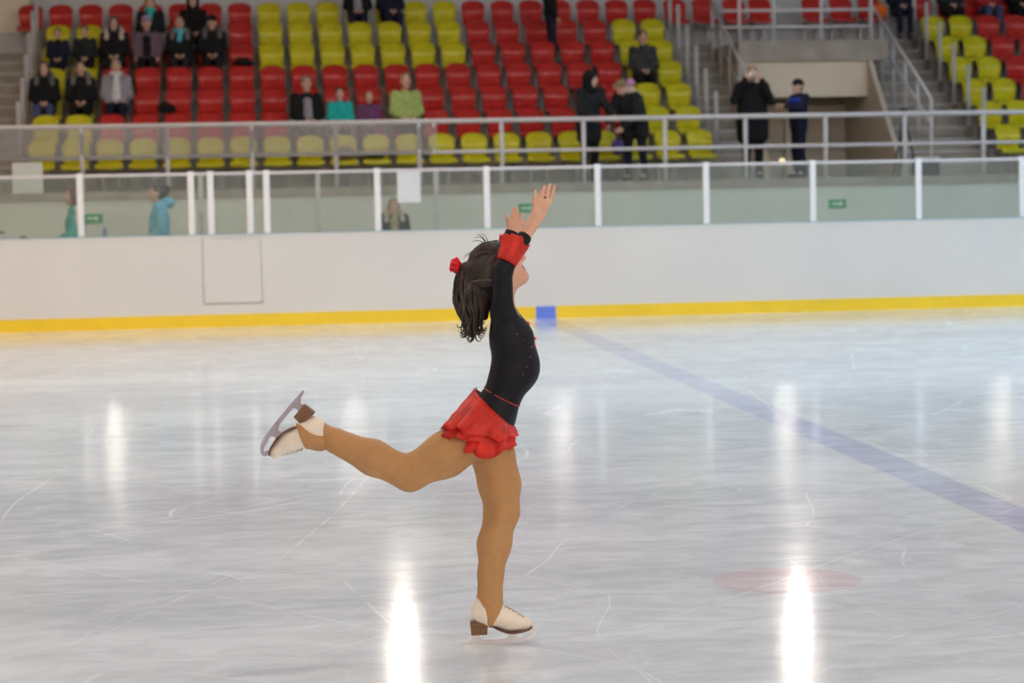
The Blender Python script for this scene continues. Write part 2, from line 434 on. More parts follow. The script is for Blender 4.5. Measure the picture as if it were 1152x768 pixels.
# upper gallery across the top, with the grey riser under the top row
gal = thing('gallery', 'concrete gallery bridging over the doorway in the stand', None, kind='structure')
box_obj('gallery_slab', (XM1-.1, 38.40, 3.80), (XR0+.35, YF, 4.15), concrete, gal)
box_obj('gallery_riser', (XM1-.1, 40.60, 4.15), (XR0+.35, YF, 4.28), concrete_pale, gal)
box_obj('riser_panel', (XM0+.003, 41.32, 4.284), (XR1, 41.38, 4.64), concrete_pale, gal)
box_obj('riser_panel', (-5.9, 41.32, 4.284), (XL-.003, 41.38, 4.64), concrete_pale, gal)
left_panel = box_obj('wall_panel', (-5.9, 41.42, 4.56), (-3.62, 41.5, 6.4), beige_panel, kind='structure', label='beige panel high at the top left of the stand')
por = thing('doorway', 'tan walled doorway passage through the stand', None, (0, 0, 0), kind='structure')
def prism(name, x0, x1, prof, m, par):
    n = len(prof); V = [(x0, y, z) for y, z in prof]+[(x1, y, z) for y, z in prof]
    F = [tuple(range(n)), tuple(range(2*n-1, n-1, -1))]+[(k, k+n, (k+1) % n+n, (k+1) % n) for k in range(n)]
    return MB().add(V, F).build(name, m, par)
cheek = [(36.6, FZ[0]), (YF, FZ[0]), (YF, 3.80), (38.4, 3.80), (36.6, 2.06)]
prism('side_wall', XM1-.1, XM1, cheek, tan_wall, por)
prism('side_wall', XR0, XR0+.08, cheek, tan_wall, por)
box_obj('lintel', (XM1, 38.46, 3.20), (XR0, 38.7, 3.80), beige_panel, por)
box_obj('passage_ceiling', (XM1, 38.7, 3.28), (XR0, YF, 3.36), concrete, por)
box_obj('end_wall', (XM1, 39.9, FZ[0]), (XR0, 40.0, 3.28), tan_wall, por)
box_obj('door_jamb', (9.55, 39.8, FZ[0]), (9.68, 39.9, 3.28), beige_panel, por)

# ------------------------------------------------------------------ guard rail along the platform edge
gr = thing('guard_rail', 'long pale metal guard rail along the front edge of the stand', 'railing', (0, YP+.07, FZ[0]))
for z, r in ((.95, .039), (.49, .029)):
    MB().tube([(X0+.02, 0, z), (X1-.02, 0, z)], r, 10).build('rail', rail_paint, gr, True)
p0 = MB().tube([(0, 0, -.02), (0, 0, .93)], .035, 10).build('post', rail_paint, gr, True)
px_ = [-2.32+1.243*k for k in range(-11, 24)]
for k, x in enumerate(px_):
    o = p0 if k == 0 else link(p0.copy(), gr); o.location = (x, 0, 0)
# clear plastic sheet tied to the left part of the rail
sheet_m = glass_mat('plastic_sheet', (.95, .95, .95), .18, (.62, .59, .58), .12)
ex = at(492, 160, YP+.03).x
q = thing('plastic_sheet', 'hazy clear plastic sheet tied to the left half of the guard rail', 'sheet', (0, YP+.03, FZ[0]))
MB().box((-6.5, -.009, .47), (ex, -.004, .93)).build('sheet_panel', sheet_m, q)
for x in (-4.8, -2.32, .17, 2.65, ex-.05):
    for z in (.90, .50): MB().box((x-.012, -.013, z-.03), (x+.012, -.003, z+.03)).build('tie', post_white, q)
paper_m = mat('paper', (.62, .65, .60), .8, var=.03)
paper2_m = mat('paper_bright', (.66, .68, .68), .8, var=.03)
n1 = at(460, 210, YB+.03)
tag(box_obj('notice_sheet', (n1.x-.155, YB+.0285, n1.z-.21), (n1.x+.155, YB+.0325, n1.z+.21), paper2_m), 'blank pale notice sheet taped to the glass near the centre', 'notice')
n2 = at(31, 199, YP-.03)
tag(box_obj('hanging_sheet', (n2.x-.22, YP-.018, n2.z-.24), (n2.x+.22, YP-.012, n2.z+.21), paper_m), 'blank greenish sheet hanging at the far left of the guard rail', 'sheet')
# green direction signs with a white arrow on the parapet
sign_g, sign_w = mat('sign_green', (.03, .36, .12), .5, var=.03), mat('sign_white', (.75, .85, .76), .5, var=.02)
for px, py, lab in ((105, 245.5, 'small green arrow sign on the wall beside the woman in teal'), (593, 234, 'small green arrow sign on the wall behind the skater\'s hands'), (942, 229, 'small green arrow sign on the wall at the right')):
    p = at(px, py, YP)
    s = box_obj('direction_sign', (p.x-.135, YP-.020, p.z-.066), (p.x+.135, YP-.001, p.z+.066), sign_g); tag(s, lab, 'sign')
    y = YP-.021
    MB().add([(p.x-.09, y, p.z-.012), (p.x+.03, y, p.z-.012), (p.x+.03, y, p.z-.036), (p.x+.09, y, p.z), (p.x+.03, y, p.z+.036), (p.x+.03, y, p.z+.012), (p.x-.09, y, p.z+.012)],
             [(0, 1, 2, 3, 4, 5, 6)]).build('arrow', sign_w, s)

# posts up the aisles
ROWN = ['lowest', 'second', 'third', 'fourth', 'fifth', 'topmost']
pm = None
for xx, side in ((-3.435, 'left edge of the seats'), (7.66, 'right edge of the large seat block'), (12.13, 'left edge of the far right seats')):
    for k in range(6):
        if pm is None:
            t = thing('aisle_post', '', 'post'); MB().tube([(0, 0, 0), (0, 0, 1.0)], .036, 10).build('shaft', post_grey, t, True)
            MB().lathe([(.06, 0), (.06, .012), (.04, .016)], 12).build('base_plate', post_grey, t); MB().lathe([(.036, 0), (.03, .018), (.001, .024)], 10, (0, 0, 1.0)).build('cap', post_grey, t)
            pm = t
        else:
            t = link(pm.copy())
            for ch in pm.children: link(ch.copy(), t)
        t.location = (xx, YS[k+1]-.51, FZ[k+1])
        tag(t, f'{ROWN[k]} grey post up the steps at the {side}', 'post', 'aisle posts')

# stair handrails beside the doorway and the guard rail of the gallery
def stair_rail(x, label):
    t = thing('stair_handrail', label, 'handrail', (x, 36.72, 0))
    dy, dz = 3.65, 1.86
    za = 3.08
    MB().tube([(0, 0, za), (0, dy, za+dz)], .030, 8).build('rail', rail_paint, t, True)
    MB().tube([(0, 0, za-.42), (0, dy, za-.42+dz)], .02, 8).build('rail', rail_paint, t, True)
    for k in range(6):
        f = k/5
        zb = FZ[0] if k == 0 else FZ[0]+.205*(min(11, int((f*dy+36.72-(YS[1]-.62))/.39))+1)
        MB().tube([(0, f*dy, zb), (0, f*dy, za+dz*f)], .028, 8).build('post', rail_paint, t, True)
    return t
stair_rail(8.38, 'sloping metal handrail left of the doorway, behind the woman taking a photo')
stair_rail(11.25, 'sloping metal handrail right of the doorway')
gg = thing('gallery_rail', 'metal guard rail of the gallery above the doorway', 'railing', (0, 38.5, 4.15))
for z in (.24, .52, .82, 1.1): MB().tube([(8.16, 0, z), (10.78, 0, z)], .024, 8).build('rail', rail_paint, gg, True)
for x in (8.46, 9.05, 9.88, 10.75): MB().tube([(x, 0, 0), (x, 0, 1.12)], .028, 8).build('post', rail_paint, gg, True)

# ------------------------------------------------------------------ seats
def make_seat(m, nm):
    t = thing('stadium_seat', '', 'seat')
    G = []
    for i in range(9):
        v = i/8; z = .44+.37*v
        y = (-.055-.045*(v/.5)) if v < .5 else (-.10+.125*((v-.5)/.5)**.8)
        wid = .185+.026*math.sin(math.pi*min(1., v*1.15)*.5)
        if v > .7: wid *= math.sqrt(max(0, 1-((v-.7)/.34)**2))*.25+.75
        zz = z
        G.append([((2*j/8-1)*wid, y-.035*abs(2*j/8-1)**2.2, zz-(.05*abs(2*j/8-1)**3 if v > .85 else 0)) for j in range(9)])
    MB().sheet(G, -.014).build('backrest', m, t, True)
    G = []
    prof = [(-.070, .44), (-.085, .405), (-.14, .385), (-.25, .382), (-.36, .388), (-.415, .385), (-.435, .365), (-.440, .325)]
    for i, (y, z) in enumerate(prof):
        wid = .185+.03*min(1, i/4)
        G.append([((2*j/8-1)*wid, y, z+.018*abs(2*j/8-1)**2) for j in range(9)])
    MB().sheet(G, .012).build('seat_pan', m, t, True)
    for x in (-.14, .10):
        prism('bracket', x, x+.04, [(-.27, .338), (.06, .338), (.06, .0), (.10, .0), (.10, .374), (-.27, .374)], steel, t)
    return t
PROTO = {}
ROWS = ['front row', 'second row', 'third row', 'fourth row', 'fifth row', 'sixth row', 'top row']
ORD = 'first second third fourth fifth sixth seventh eighth ninth tenth eleventh twelfth thirteenth fourteenth fifteenth sixteenth seventeenth eighteenth nineteenth twentieth'.split()
ORD += ['twenty-first', 'twenty-second', 'twenty-third', 'twenty-fourth', 'twenty-fifth', 'twenty-sixth', 'twenty-seventh', 'twenty-eighth']
def place_seat(x, row, colr, label, group):
    if colr not in PROTO:
        t = PROTO[colr] = make_seat(seat_red if colr == 'red' else seat_yellow, colr)
    else:
        t = link(PROTO[colr].copy())
        for ch in PROTO[colr].children: link(ch.copy(), t)
    t.location = (x, YS[row], FZ[row]); t.rotation_euler = (0, 0, random.uniform(-.012, .012))
    tag(t, label, 'seat', group)
PITCH = .5165
def col_x(k): return .565+(k-8)*PITCH
for row in range(7):
    for i, k in enumerate(range(0 if row == 6 else 1, 22)):
        if row == 0: cc = 'yellow'
        elif row == 6: cc = 'yellow' if 8 <= k <= 14 else 'red'
        elif k in (1, 2, 20, 21): cc = 'yellow'
        elif row in (4, 5) and 8 <= k <= 14: cc = 'yellow'
        else: cc = 'red'
        place_seat(col_x(k), row, cc, f'{cc} plastic seat in the {ROWS[row]} of the large block, {ORD[i]} from its left end', f'{cc} seats of the large block')
for i, px in enumerate((758, 790, 824, 853, 913, 944, 976)):
    place_seat(at(px, 10, YS[6]).x, 6, 'red', f'red seat in the top row above the doorway, {ORD[i]} from the left', 'red seats above the doorway')
for row in range(7):
    n = 7
    for i in range(n):
        cc = 'yellow' if i < 2 and row != 6 or row == 0 else 'red'
        place_seat(12.37+i*.512, row, cc, f'{cc} seat in the {ROWS[row]} of the far right block, {ORD[i]} from its left end', f'{cc} seats of the far right block')

# ------------------------------------------------------------------ lamps
lamp_house = mat('lamp_housing', (.35, .35, .36), .4, metal=.7)
EM = {}
def emitter(nm, colr, k):
    if nm in EM: return EM[nm]
    m = bpy.data.materials.new(nm); t, N, L = nt(m); N.clear()
    o = N.new('ShaderNodeOutputMaterial'); e = N.new('ShaderNodeEmission'); e.inputs[0].default_value = (*colr, 1); e.inputs[1].default_value = LAMP*k
    L.new(e.outputs[0], o.inputs['Surface']); EM[nm] = m; return m
def lamp(p, colname, k, tilt=None, label='round high bay lamp hanging from the ceiling over the ice', group='ceiling lamps over the ice', r=.24):
    colr = {'warm': WARM, 'mild': MILD, 'cool': COOL, 'pinkish': PINK, 'amber': AMBER, 'cream': CREAM}[colname]
    t = thing('high_bay_lamp', label, 'lamp', p, group=group)
    if tilt: t.rotation_euler = tilt
    MB().lathe([(r+.03, 0), (r+.01, .04), (.12, .20), (.10, .36), (.05, .38)], 16).build('reflector', lamp_house, t, True)
    MB().lathe([(.001, -.004), (r, -.004), (r, .004), (.001, .004)], 16).build('diffuser', emitter(f'lamp_{colname}_{k}', colr, k), t)
    if tilt is None: MB().tube([(0, 0, .36), (0, 0, Z1-p[2])], .015, 6).build('cord', dark_metal, t)
    else:
        inv = Euler(tilt).to_matrix().inverted(); a = Vector((0, 0, .36)); b = inv@Vector((0, .0, Z1-p[2]-.03)) ; MB().tube([a, b], .02, 6).build('bracket', dark_metal, t)
def tint(x): return 'warm' if x < -1.5 else ('mild' if x < 7 else 'cool')
LROWS = {5.: ('pinkish', 'pinkish', 'pinkish'), 12.5: ('mild', 'pinkish', 'mild'), 20.: ('mild', 'cool', 'cool'), 27.: ('amber', 'cream', 'cool')}
for iy, (y, tn) in enumerate(LROWS.items()):
    for ix, x in enumerate((-13., -5.5, 2., 9.5, 17., 24.)): lamp((x, y, 9.2), tn[0 if x < -1 else (1 if x < 7 else 2)], (.6, .9, 1.4, 1.15)[iy], label=f'high bay lamp over the ice, {ORD[iy]} row from the near side, {ORD[ix]} from the left')
# floodlights along the front of the far roof, aimed at the ice: their reflections make the long streaks
for px, ps in ((-75, 'leftmost'), (438, 'second from the left'), (890, 'third from the left'), (1400, 'rightmost')):
    p = at(px, 0, 36.0)
    lamp((p.x, 36.0, 5.65), 'mild', .55, (math.radians(-58), 0, 0), f'round floodlight on the far roof edge, tilted down at the ice, {ps}', 'floodlights above the far stand', r=.13)
# the matching row on the near side, behind the photographer; the far glass mirrors it in the ice
for px, ps in ((115, 'first'), (388, 'second'), (625, 'third'), (880, 'fourth'), (1126, 'fifth')):
    p = at(px, 0, 85.0)
    lamp((p.x, 2*YB-85.0, 7.6), 'mild', 5.0, (math.radians(58), 0, 0), f'round floodlight above the near side, tilted down at the ice, {ps} from the left', 'floodlights above the near side', r=.28)
# ------------------------------------------------------------------ people in the stand and behind the boards
skin_m = mat('skin', (.62, .36, .26), .55, var=.05, scale=20)
skin_dark = mat('eye_dark', (.03, .025, .02), .4)
lip_m = mat('lips', (.45, .15, .13), .5)
def cloth(n, c, **k): return mat('cloth_'+n, c, .85, var=k.pop('var', .18), scale=k.pop('scale', 14), bump=.3, bscale=50, spec=.25, **k)
C = dict(black=cloth('black', (.007, .007, .008)), navy=cloth('navy', (.009, .011, .028)), charcoal=cloth('charcoal', (.016, .016, .018)),
         mauve=cloth('mauve', (.14, .085, .11)), grey=cloth('grey', (.27, .25, .28)), teal=cloth('teal', (.015, .36, .33)), sea=cloth('sea', (.04, .46, .42)),
         purple=cloth('purple', (.13, .045, .12)), lime=cloth('lime', (.34, .42, .13)), sky=cloth('sky', (.17, .54, .75)), jeans=cloth('jeans', (.045, .06, .14)),
         lilac=cloth('lilac', (.30, .22, .33)), violet=cloth('violet', (.12, .08, .30)), red=cloth('red', (.36, .02, .03)), blue=cloth('blue', (.03, .05, .36)),
         cyan=cloth('cyan', (.10, .42, .50)), white=cloth('white', (.60, .58, .60)), camo=mat('cloth_camo', (.035, .035, .035), .9, var=.9, scale=22),
         sand=cloth('sand', (.42, .33, .17)), pinkhat=cloth('pinkhat', (.62, .28, .52)), mint=cloth('mint', (.30, .58, .46)), brown=cloth('brown', (.12, .07, .04)), orange=cloth('orange', (.75, .14, .02)))
fur_m = mat('fur_trim', (.17, .14, .12), .95, var=.5, scale=40, bump=.8, bscale=70); fur_pale = mat('fur_pale', (.55, .45, .34), .95, var=.3, scale=40, bump=.8, bscale=70); fur_grey = mat('fur_grey', (.12, .115, .115), .95, var=.5, scale=40, bump=.8, bscale=70)
HAIR = dict(black=mat('hair_black', (.012, .01, .01), .5, var=.3), brown=mat('hair_brown', (.05, .028, .016), .5, var=.3), fair=mat('hair_fair', (.26, .17, .08), .55, var=.3), grey=mat('hair_grey', (.15, .14, .14), .6, var=.3), auburn=mat('hair_auburn', (.11, .04, .022), .5, var=.3))
shoe_m = mat('shoe_dark', (.02, .02, .022), .5)

# a head (centre at the origin, looking along -y) and an open hand (wrist at the origin, fingers along +z, palm facing -y)
def head_net(h=.0075):
    f = Field((-.10, -.14, -.16), (.10, .12, .14), h)
    f.ell((0, .015, .03), (.074, .094, .088)); f.ell((0, -.028, -.045), (.055, .058, .068), k=.05); f.ell((0, -.062, -.092), (.022, .020, .02), k=.03)
    f.cap((0, .02, -.05), (0, .035, -.15), .046, .048, k=.03)
    f.cap((0, -.088, .025), (0, -.108, -.018), .009, .014, k=.014); f.ell((0, -.094, -.022), (.017, .014, .009), k=.01)
    for sx_ in (-1, 1):
        f.ell((sx_*.030, -.096, .026), (.016, .014, .011), k=.012, sub=True)
        f.ell((sx_*.075, .01, -.005), (.010, .022, .033), k=.01); f.cap((sx_*.012, -.088, .046), (sx_*.045, -.074, .044), .007, k=.012)
    f.ell((0, -.078, -.052), (.026, .018, .008), k=.008)
    v, q = f.net(); c = v[q].mean(1); s = np.zeros(len(q), dtype=np.int32)
    s[(np.abs(c[:, 2]+.052) < .011) & (np.abs(c[:, 0]) < .027) & (c[:, 1] < -.078)] = 2
    s[(np.abs(c[:, 2]-.024) < .009) & (np.abs(np.abs(c[:, 0])-.030) < .013) & (c[:, 1] < -.06)] = 1
    return v, q, s
def hand_net(curl=.5, h=.0048):
    f = Field((-.07, -.10, -.05), (.07, .05, .20), h)
    f.cap((0, 0, -.04), (0, 0, .01), .026, .024, sq=((0, 1, 0), 1.25)); f.ell((0, -.003, .048), (.038, .016, .046), k=.02)
    for x, l, sp in ((-.030, .058, -.14), (-.010, .074, -.04), (.011, .080, .04), (.031, .070, .12)):
        p = np.array((x, 0, .085)); d = np.array((sp, -.15*curl, 1)); 
        for k, (fr, r) in enumerate(((.45, .0085), (.32, .0078), (.23, .007))):
            d = d/np.linalg.norm(d); e = p+d*l*fr; f.cap(p, e, r, r*.93, k=.004); p = e; d = d+np.array((0, -.75*curl, -.12*curl))
    f.cap((.022, -.008, .02), (.052, -.026, .052), .013, .010, k=.012); f.cap((.052, -.026, .052), (.060, -.040, .080), .0095, .0075, k=.005)
    v, q = f.net(); return v, q, np.zeros(len(q), dtype=np.int32)
HEAD = head_net(); HAND = hand_net(.6)
def frame(o, z, yhint):
    z = Vector(z).normalized(); y = Vector(yhint); y = (y-z*y.dot(z)).normalized(); x = y.cross(z)
    return Matrix(((x.x, y.x, z.x, o[0]), (x.y, y.y, z.y, o[1]), (x.z, y.z, z.z, o[2]), (0, 0, 0, 1)))

SIT = dict(hip=(.085, -.02, .505), knee=(.10, -.40, .51), ank=(.10, -.40, .062), toe=(.11, -.50, .007), sho=(.165, .03, .96), elb=(.215, -.05, .70), hand=(.07, -.27, .60), neck=(0, .02, 1.03), head=(0, -.02, 1.18), chest=(0, .02, .80), belly=(0, -.01, .59))
STAND = dict(hip=(.085, 0, .88), knee=(.095, -.02, .48), ank=(.10, .02, .09), toe=(.11, -.13, .035), sho=(.17, .02, 1.38), elb=(.24, .03, 1.08), hand=(.24, -.08, .84), neck=(0, .02, 1.45), head=(0, -.02, 1.58), chest=(0, .01, 1.22), belly=(0, 0, .98))
def person(label, group, loc, rot, pose, coat, legs, hair='short', hairc='black', s=1., over=None, hat=None, scarf=None, fur=None, hood=None, coat_len=0., head_rot=(0, 0, 0), hands=True, chub=1., lean=0., cat='person', shoe=shoe_m, extra=None, lod=.0175, vest=None):
    J = {}
    for k, v in pose.items():
        v = Vector(v)
        if k in ('neck', 'head', 'chest', 'belly'): J[k] = v
        else: J[k+'R'] = v; J[k+'L'] = Vector((-v.x, v.y, v.z))      # R: image right when facing the camera
    for k, v in (over or {}).items(): J[k] = Vector(v)
    if lean:
        piv = Vector((0, 0, J['belly'].z))
        M = Matrix.Rotation(lean, 3, 'X')
        for k in ('neck', 'head', 'chest', 'shoR', 'shoL'): J[k] = piv+M@(J[k]-piv)
    root = thing('person', label, cat, loc, rot, group, scale=s)
    HM = Matrix.Translation(J['head'])@Euler(head_rot, 'XYZ').to_matrix().to_4x4()
    hp = lambda p: tuple(HM@Vector(p))
    hrot = np.array(HM.to_3x3())
    box = lambda keys, m: (np.min([J[k] for k in keys], 0)-m, np.max([J[k] for k in keys], 0)+m)
    # body
    parts = [(xf(HEAD[0], HM), HEAD[1], HEAD[2])]
    lo, hi = box(list(J), .12); f = Field(lo, hi, .0225)
    f.cap(J['belly'], J['chest'], .10, .11, k=.05); f.cap(J['chest'], J['neck'], .10, .05, k=.05); f.cap(J['neck'], HM@Vector((0, .03, -.10)), .05, .046, k=.03)
    for sd in 'RL':
        f.cap(J['chest'], J['sho'+sd], .08, .05, k=.04); f.cap(J['sho'+sd], J['elb'+sd], .045, .036); f.cap(J['elb'+sd], J['hand'+sd], .036, .026)
        f.cap(J['belly'], J['hip'+sd], .09, .085, k=.04); f.cap(J['hip'+sd], J['knee'+sd], .075, .05); f.cap(J['knee'+sd], J['ank'+sd], .05, .036); f.cap(J['ank'+sd], J['toe'+sd], .036, .03)
        if hands:
            d = J['hand'+sd]-J['elb'+sd]
            M = frame(J['hand'+sd]-d.normalized()*.01, d, (0, 1, .3) if sd == 'R' else (0, 1, .3))
            if sd == 'R': M = M@Matrix.Scale(-1, 4, (1, 0, 0))
            parts.append((xf(HAND[0], M), HAND[1], HAND[2]))
    v, q = f.net(); parts.append((v, q, np.zeros(len(q), dtype=np.int32)))
    V, Q = join_nets([(a, b) for a, b, _ in parts]); me = raw_mesh('body', V, Q)
    o = obj('body', me, [skin_m, skin_dark, lip_m], root); me.polygons.foreach_set('material_index', np.concatenate([p[2] for p in parts]))
    def part(name, fld, m, parent=root):
        v, q = fld.net(); return obj(name, raw_mesh(name, v, q), m, parent)
    # trousers and shoes
    f = Field(*box(['hipR', 'hipL', 'kneeR', 'kneeL', 'ankR', 'ankL'], .17), lod)
    for sd in 'RL':
        f.cap(J['belly']-Vector((0, 0, .04)), J['hip'+sd], .115*chub, .105*chub, k=.04); f.cap(J['hip'+sd], J['knee'+sd], .092*chub, .068, k=.03); f.cap(J['knee'+sd], J['ank'+sd], .068, .054, k=.02)
    part('trousers', f, legs)
    for sd in 'RL':
        f = Field(*box(['ank'+sd, 'toe'+sd], .10), .015); a, t = J['ank'+sd], J['toe'+sd]
        f.cap(a+Vector((0, 0, .10)), a-Vector((0, 0, .03)), .052, .05); f.cap(a-Vector((0, -.03, .04)), t, .045, .038, k=.03); f.cut((0, 0, min(a.z-.085, t.z-.032)), (0, 0, -1))
        part('shoe', f, shoe)
    # coat with sleeves
    keys = ['shoR', 'shoL', 'elbR', 'elbL', 'handR', 'handL', 'chest', 'belly', 'neck']
    f = Field(*box(keys, .24+coat_len), lod)
    be = J['belly']-Vector((0, 0, .02)); w_ = .145*chub
    f.cap(be+Vector((.05, 0, 0)), J['chest']+Vector((.05, 0, 0)), w_, .135*chub, k=.06, sq=((0, 1, 0), 1.15)); f.cap(be-Vector((.05, 0, 0)), J['chest']-Vector((.05, 0, 0)), w_, .135*chub, k=.06, sq=((0, 1, 0), 1.15))
    f.cap(J['chest'], J['neck']-Vector((0, 0, .02)), .12, .07, k=.06)
    for sd in 'RL':
        f.cap(J['chest'], J['sho'+sd], .10, .078*chub, k=.05); f.cap(J['sho'+sd], J['elb'+sd], .074*chub, .062, k=.03); f.cap(J['elb'+sd], J['hand'+sd]-(J['hand'+sd]-J['elb'+sd]).normalized()*.03, .060, .047, k=.02)
        if coat_len:
            d = (J['knee'+sd]-J['hip'+sd]).normalized(); f.cap(J['hip'+sd], J['hip'+sd]+d*coat_len, .125*chub, .12*chub, k=.06)
    part('coat', f, coat)
    if vest is not None:
        f = Field(*box(['chest', 'belly', 'shoR', 'shoL'], .2), lod)
        f.cap(J['belly']+Vector((0, -.075, .05)), J['chest']+Vector((0, -.075, .10)), .085, .075, k=.03)
        part('shirt', f, vest)
    # what is on the head
    f = Field(np.array(J['head'])-.26, np.array(J['head'])+.22, .013); R3 = hrot
    if hair and not hat and not hood:
        f.ell(hp((0, .028, .040)), (.084, .100, .092), R3)
        if hair in ('long', 'bun', 'side'): f.ell(hp((0, .05, -.02)), (.082, .07, .09), R3, k=.03)
        f.ell(hp((0, -.095, -.035)), (.068, .085, .095), R3, k=.012, sub=True)
        if hair == 'long':
            for sx_ in (-.062, .062): f.cap(hp((sx_, .0, .03)), hp((sx_*1.15, .01, -.15)), .030, .034, k=.03)
            f.cap(hp((0, .07, 0)), hp((0, .09, -.17)), .06, .05, k=.03)
        if hair == 'bun': f.ell(hp((0, .14, .055)), (.052, .05, .05), R3, k=.02); f.ell(hp((0, .11, .0)), (.06, .05, .06), R3, k=.02)
        part('hair', f, HAIR[hairc])
    elif hat:
        f.ell(hp((0, .012, .058)), (.090, .108, .088), R3); f.cut(hp((0, 0, .030)), tuple(HM.to_3x3()@Vector((0, -.12, -1)))); f.cap(hp((-.0, -.02, .04)), hp((0, .04, .035)), .088, .088, k=.01, sq=(tuple(HM.to_3x3()@Vector((0, 0, 1))), 4.5))
        part('hat', f, hat)
        g = Field(np.array(J['head'])-.26, np.array(J['head'])+.22, .013); g.ell(hp((0, .05, -.03)), (.074, .05, .06), R3); part('hair', g, HAIR[hairc])
    if hood is not None:
        f.ell(hp((0, .03, .035)), (.112, .125, .118), R3); f.cap(hp((0, .04, -.04)), tuple(J['neck']), .105, .12, k=.05)
        f.ell(hp((0, -.115, -.015)), (.070, .11, .092), R3, k=.02, sub=True); part('hood', f, hood)
    if scarf is not None:
        f = Field(np.array(J['neck'])-.2, np.array(J['neck'])+.2, .014); n = J['neck']
        for k in range(10):
            a = k*math.tau/10; b = (k+1)*math.tau/10
            f.cap(n+Vector((.075*math.cos(a), .07*math.sin(a)-.01, .03+.012*math.sin(a))), n+Vector((.075*math.cos(b), .07*math.sin(b)-.01, .03+.012*math.sin(b))), .036, k=.02)
        f.cap(n+Vector((.02, -.09, .02)), n+Vector((-.01, -.125, -.14)), .045, .05, k=.03); part('scarf', f, scarf)
    if fur is not None:
        f = Field(np.array(J['neck'])-.28, np.array(J['neck'])+.24, .015); n = J['neck']
        arc = [(-.13, -.07, -.10), (-.135, -.01, .0), (-.10, .07, .06), (0, .10, .09), (.10, .07, .06), (.135, -.01, .0), (.13, -.07, -.10)]
        for a, b in zip(arc, arc[1:]): f.cap(n+Vector(a), n+Vector(b), .045, k=.02)
        v, q = f.net(); v += (RNG.random(v.shape)-.5).astype(np.float32)*.014; obj('fur_trim', raw_mesh('fur_trim', v, q), fur, root)
    if extra: extra(root, J, HM, part)
    return root

def seat_at(px, row):
    x = at(px, 60, YS[row]).x
    return (x, YS[row]-.275, FZ[row]+.033)
GS = 'spectators in the seats'
lap = dict(handR=(.05, -.26, .60), handL=(-.05, -.27, .60))
def sp(px, row, label, coat, legs, **k):
    s = k.pop('s', .96); x, y, z = seat_at(px, row); z += max(0, .96-s)*.42; y += k.pop('dy', 0.) 
    return person(label, GS, (x, y, z), k.pop('rot', 0.), SIT, coat, legs, s=s, **k)
# left group
sp(171, 5, 'blonde woman in dark jacket with teal scarf, highest in the left group', C['charcoal'], C['black'], hair='long', hairc='fair', scarf=C['sea'])
sp(219, 5, 'woman with black hood up, seated high behind the woman in a black hat', C['black'], C['black'], hood=C['black'], hair=None, s=.97)
sp(67, 4, 'small child in navy jacket on the yellow seat nearest the left aisle', C['navy'], C['navy'], s=.76, hairc='brown', hands=True)
sp(97, 4, 'child in dark grey jacket, second from the left aisle in the upper group', C['charcoal'], C['black'], s=.80, hairc='black', over=lap)
sp(130, 4, 'woman with black hair, black coat and cream fur hood trim', C['black'], C['black'], hair='long', hairc='black', fur=fur_pale, chub=1.05)
sp(166.5, 4, 'person in lilac hat and open mauve coat over black', C['mauve'], C['black'], hat=C['lilac'], hairc='grey', vest=C['black'], over=dict(handR=(.17, -.24, .56), handL=(-.17, -.24, .56)))
sp(203.3, 4, 'fair haired woman in black coat with bright turquoise scarf', C['black'], C['charcoal'], hair='short', hairc='fair', scarf=C['cyan'], s=.94, fur=fur_trim if False else fur_m)
sp(239.5, 4, 'person in black hat and thick black fur coat', C['black'], C['black'], hat=C['black'], hairc='black', fur=fur_grey, chub=1.06)
sp(50.5, 2, 'woman with black hair, dark coat with grey fur collar and jeans', C['black'], C['jeans'], hair='long', hairc='black', fur=fur_grey, over=lap)
sp(91.5, 2, 'woman with hair tied back in black coat with brown fur hood', C['black'], C['black'], hair='short', hairc='brown', fur=fur_m, chub=1.05)
def lap_bag(root, J, HM, part):
    f = Field((-.2, -.5, .48), (.22, -.1, .80), .016); f.ell((.05, -.27, .62), (.13, .10, .13)); part('bag', f, C['navy'])
def sp_lapbag(*a, **k): return sp(*a, **k)
sp(131, 2, 'grey haired woman in pale grey jacket over white top', C['grey'], C['navy'], hair='short', hairc='grey', vest=C['white'], scarf=C['white'], over=dict(handR=(.12, -.24, .62), handL=(-.12, -.28, .58)), s=.98)
# middle group behind the plastic sheet
sp(343, 1, 'dark haired man in black jacket over grey shirt, behind the plastic sheet', C['black'], C['charcoal'], hairc='grey', vest=C['grey'], s=1.02, rot=.15, chub=1.05)
sp(380, 1, 'child in bright teal tracksuit top beside the man in black', C['teal'], C['charcoal'], hairc='brown', s=.84)
sp(413, 1, 'small child in purple jacket between the teal child and the man in green', C['purple'], C['purple'], hairc='fair', s=.76)
sp(454, 1, 'man in light green hooded jacket beside the child in purple', C['lime'], C['black'], hairc='fair', s=1.04, chub=1.05, rot=.1)
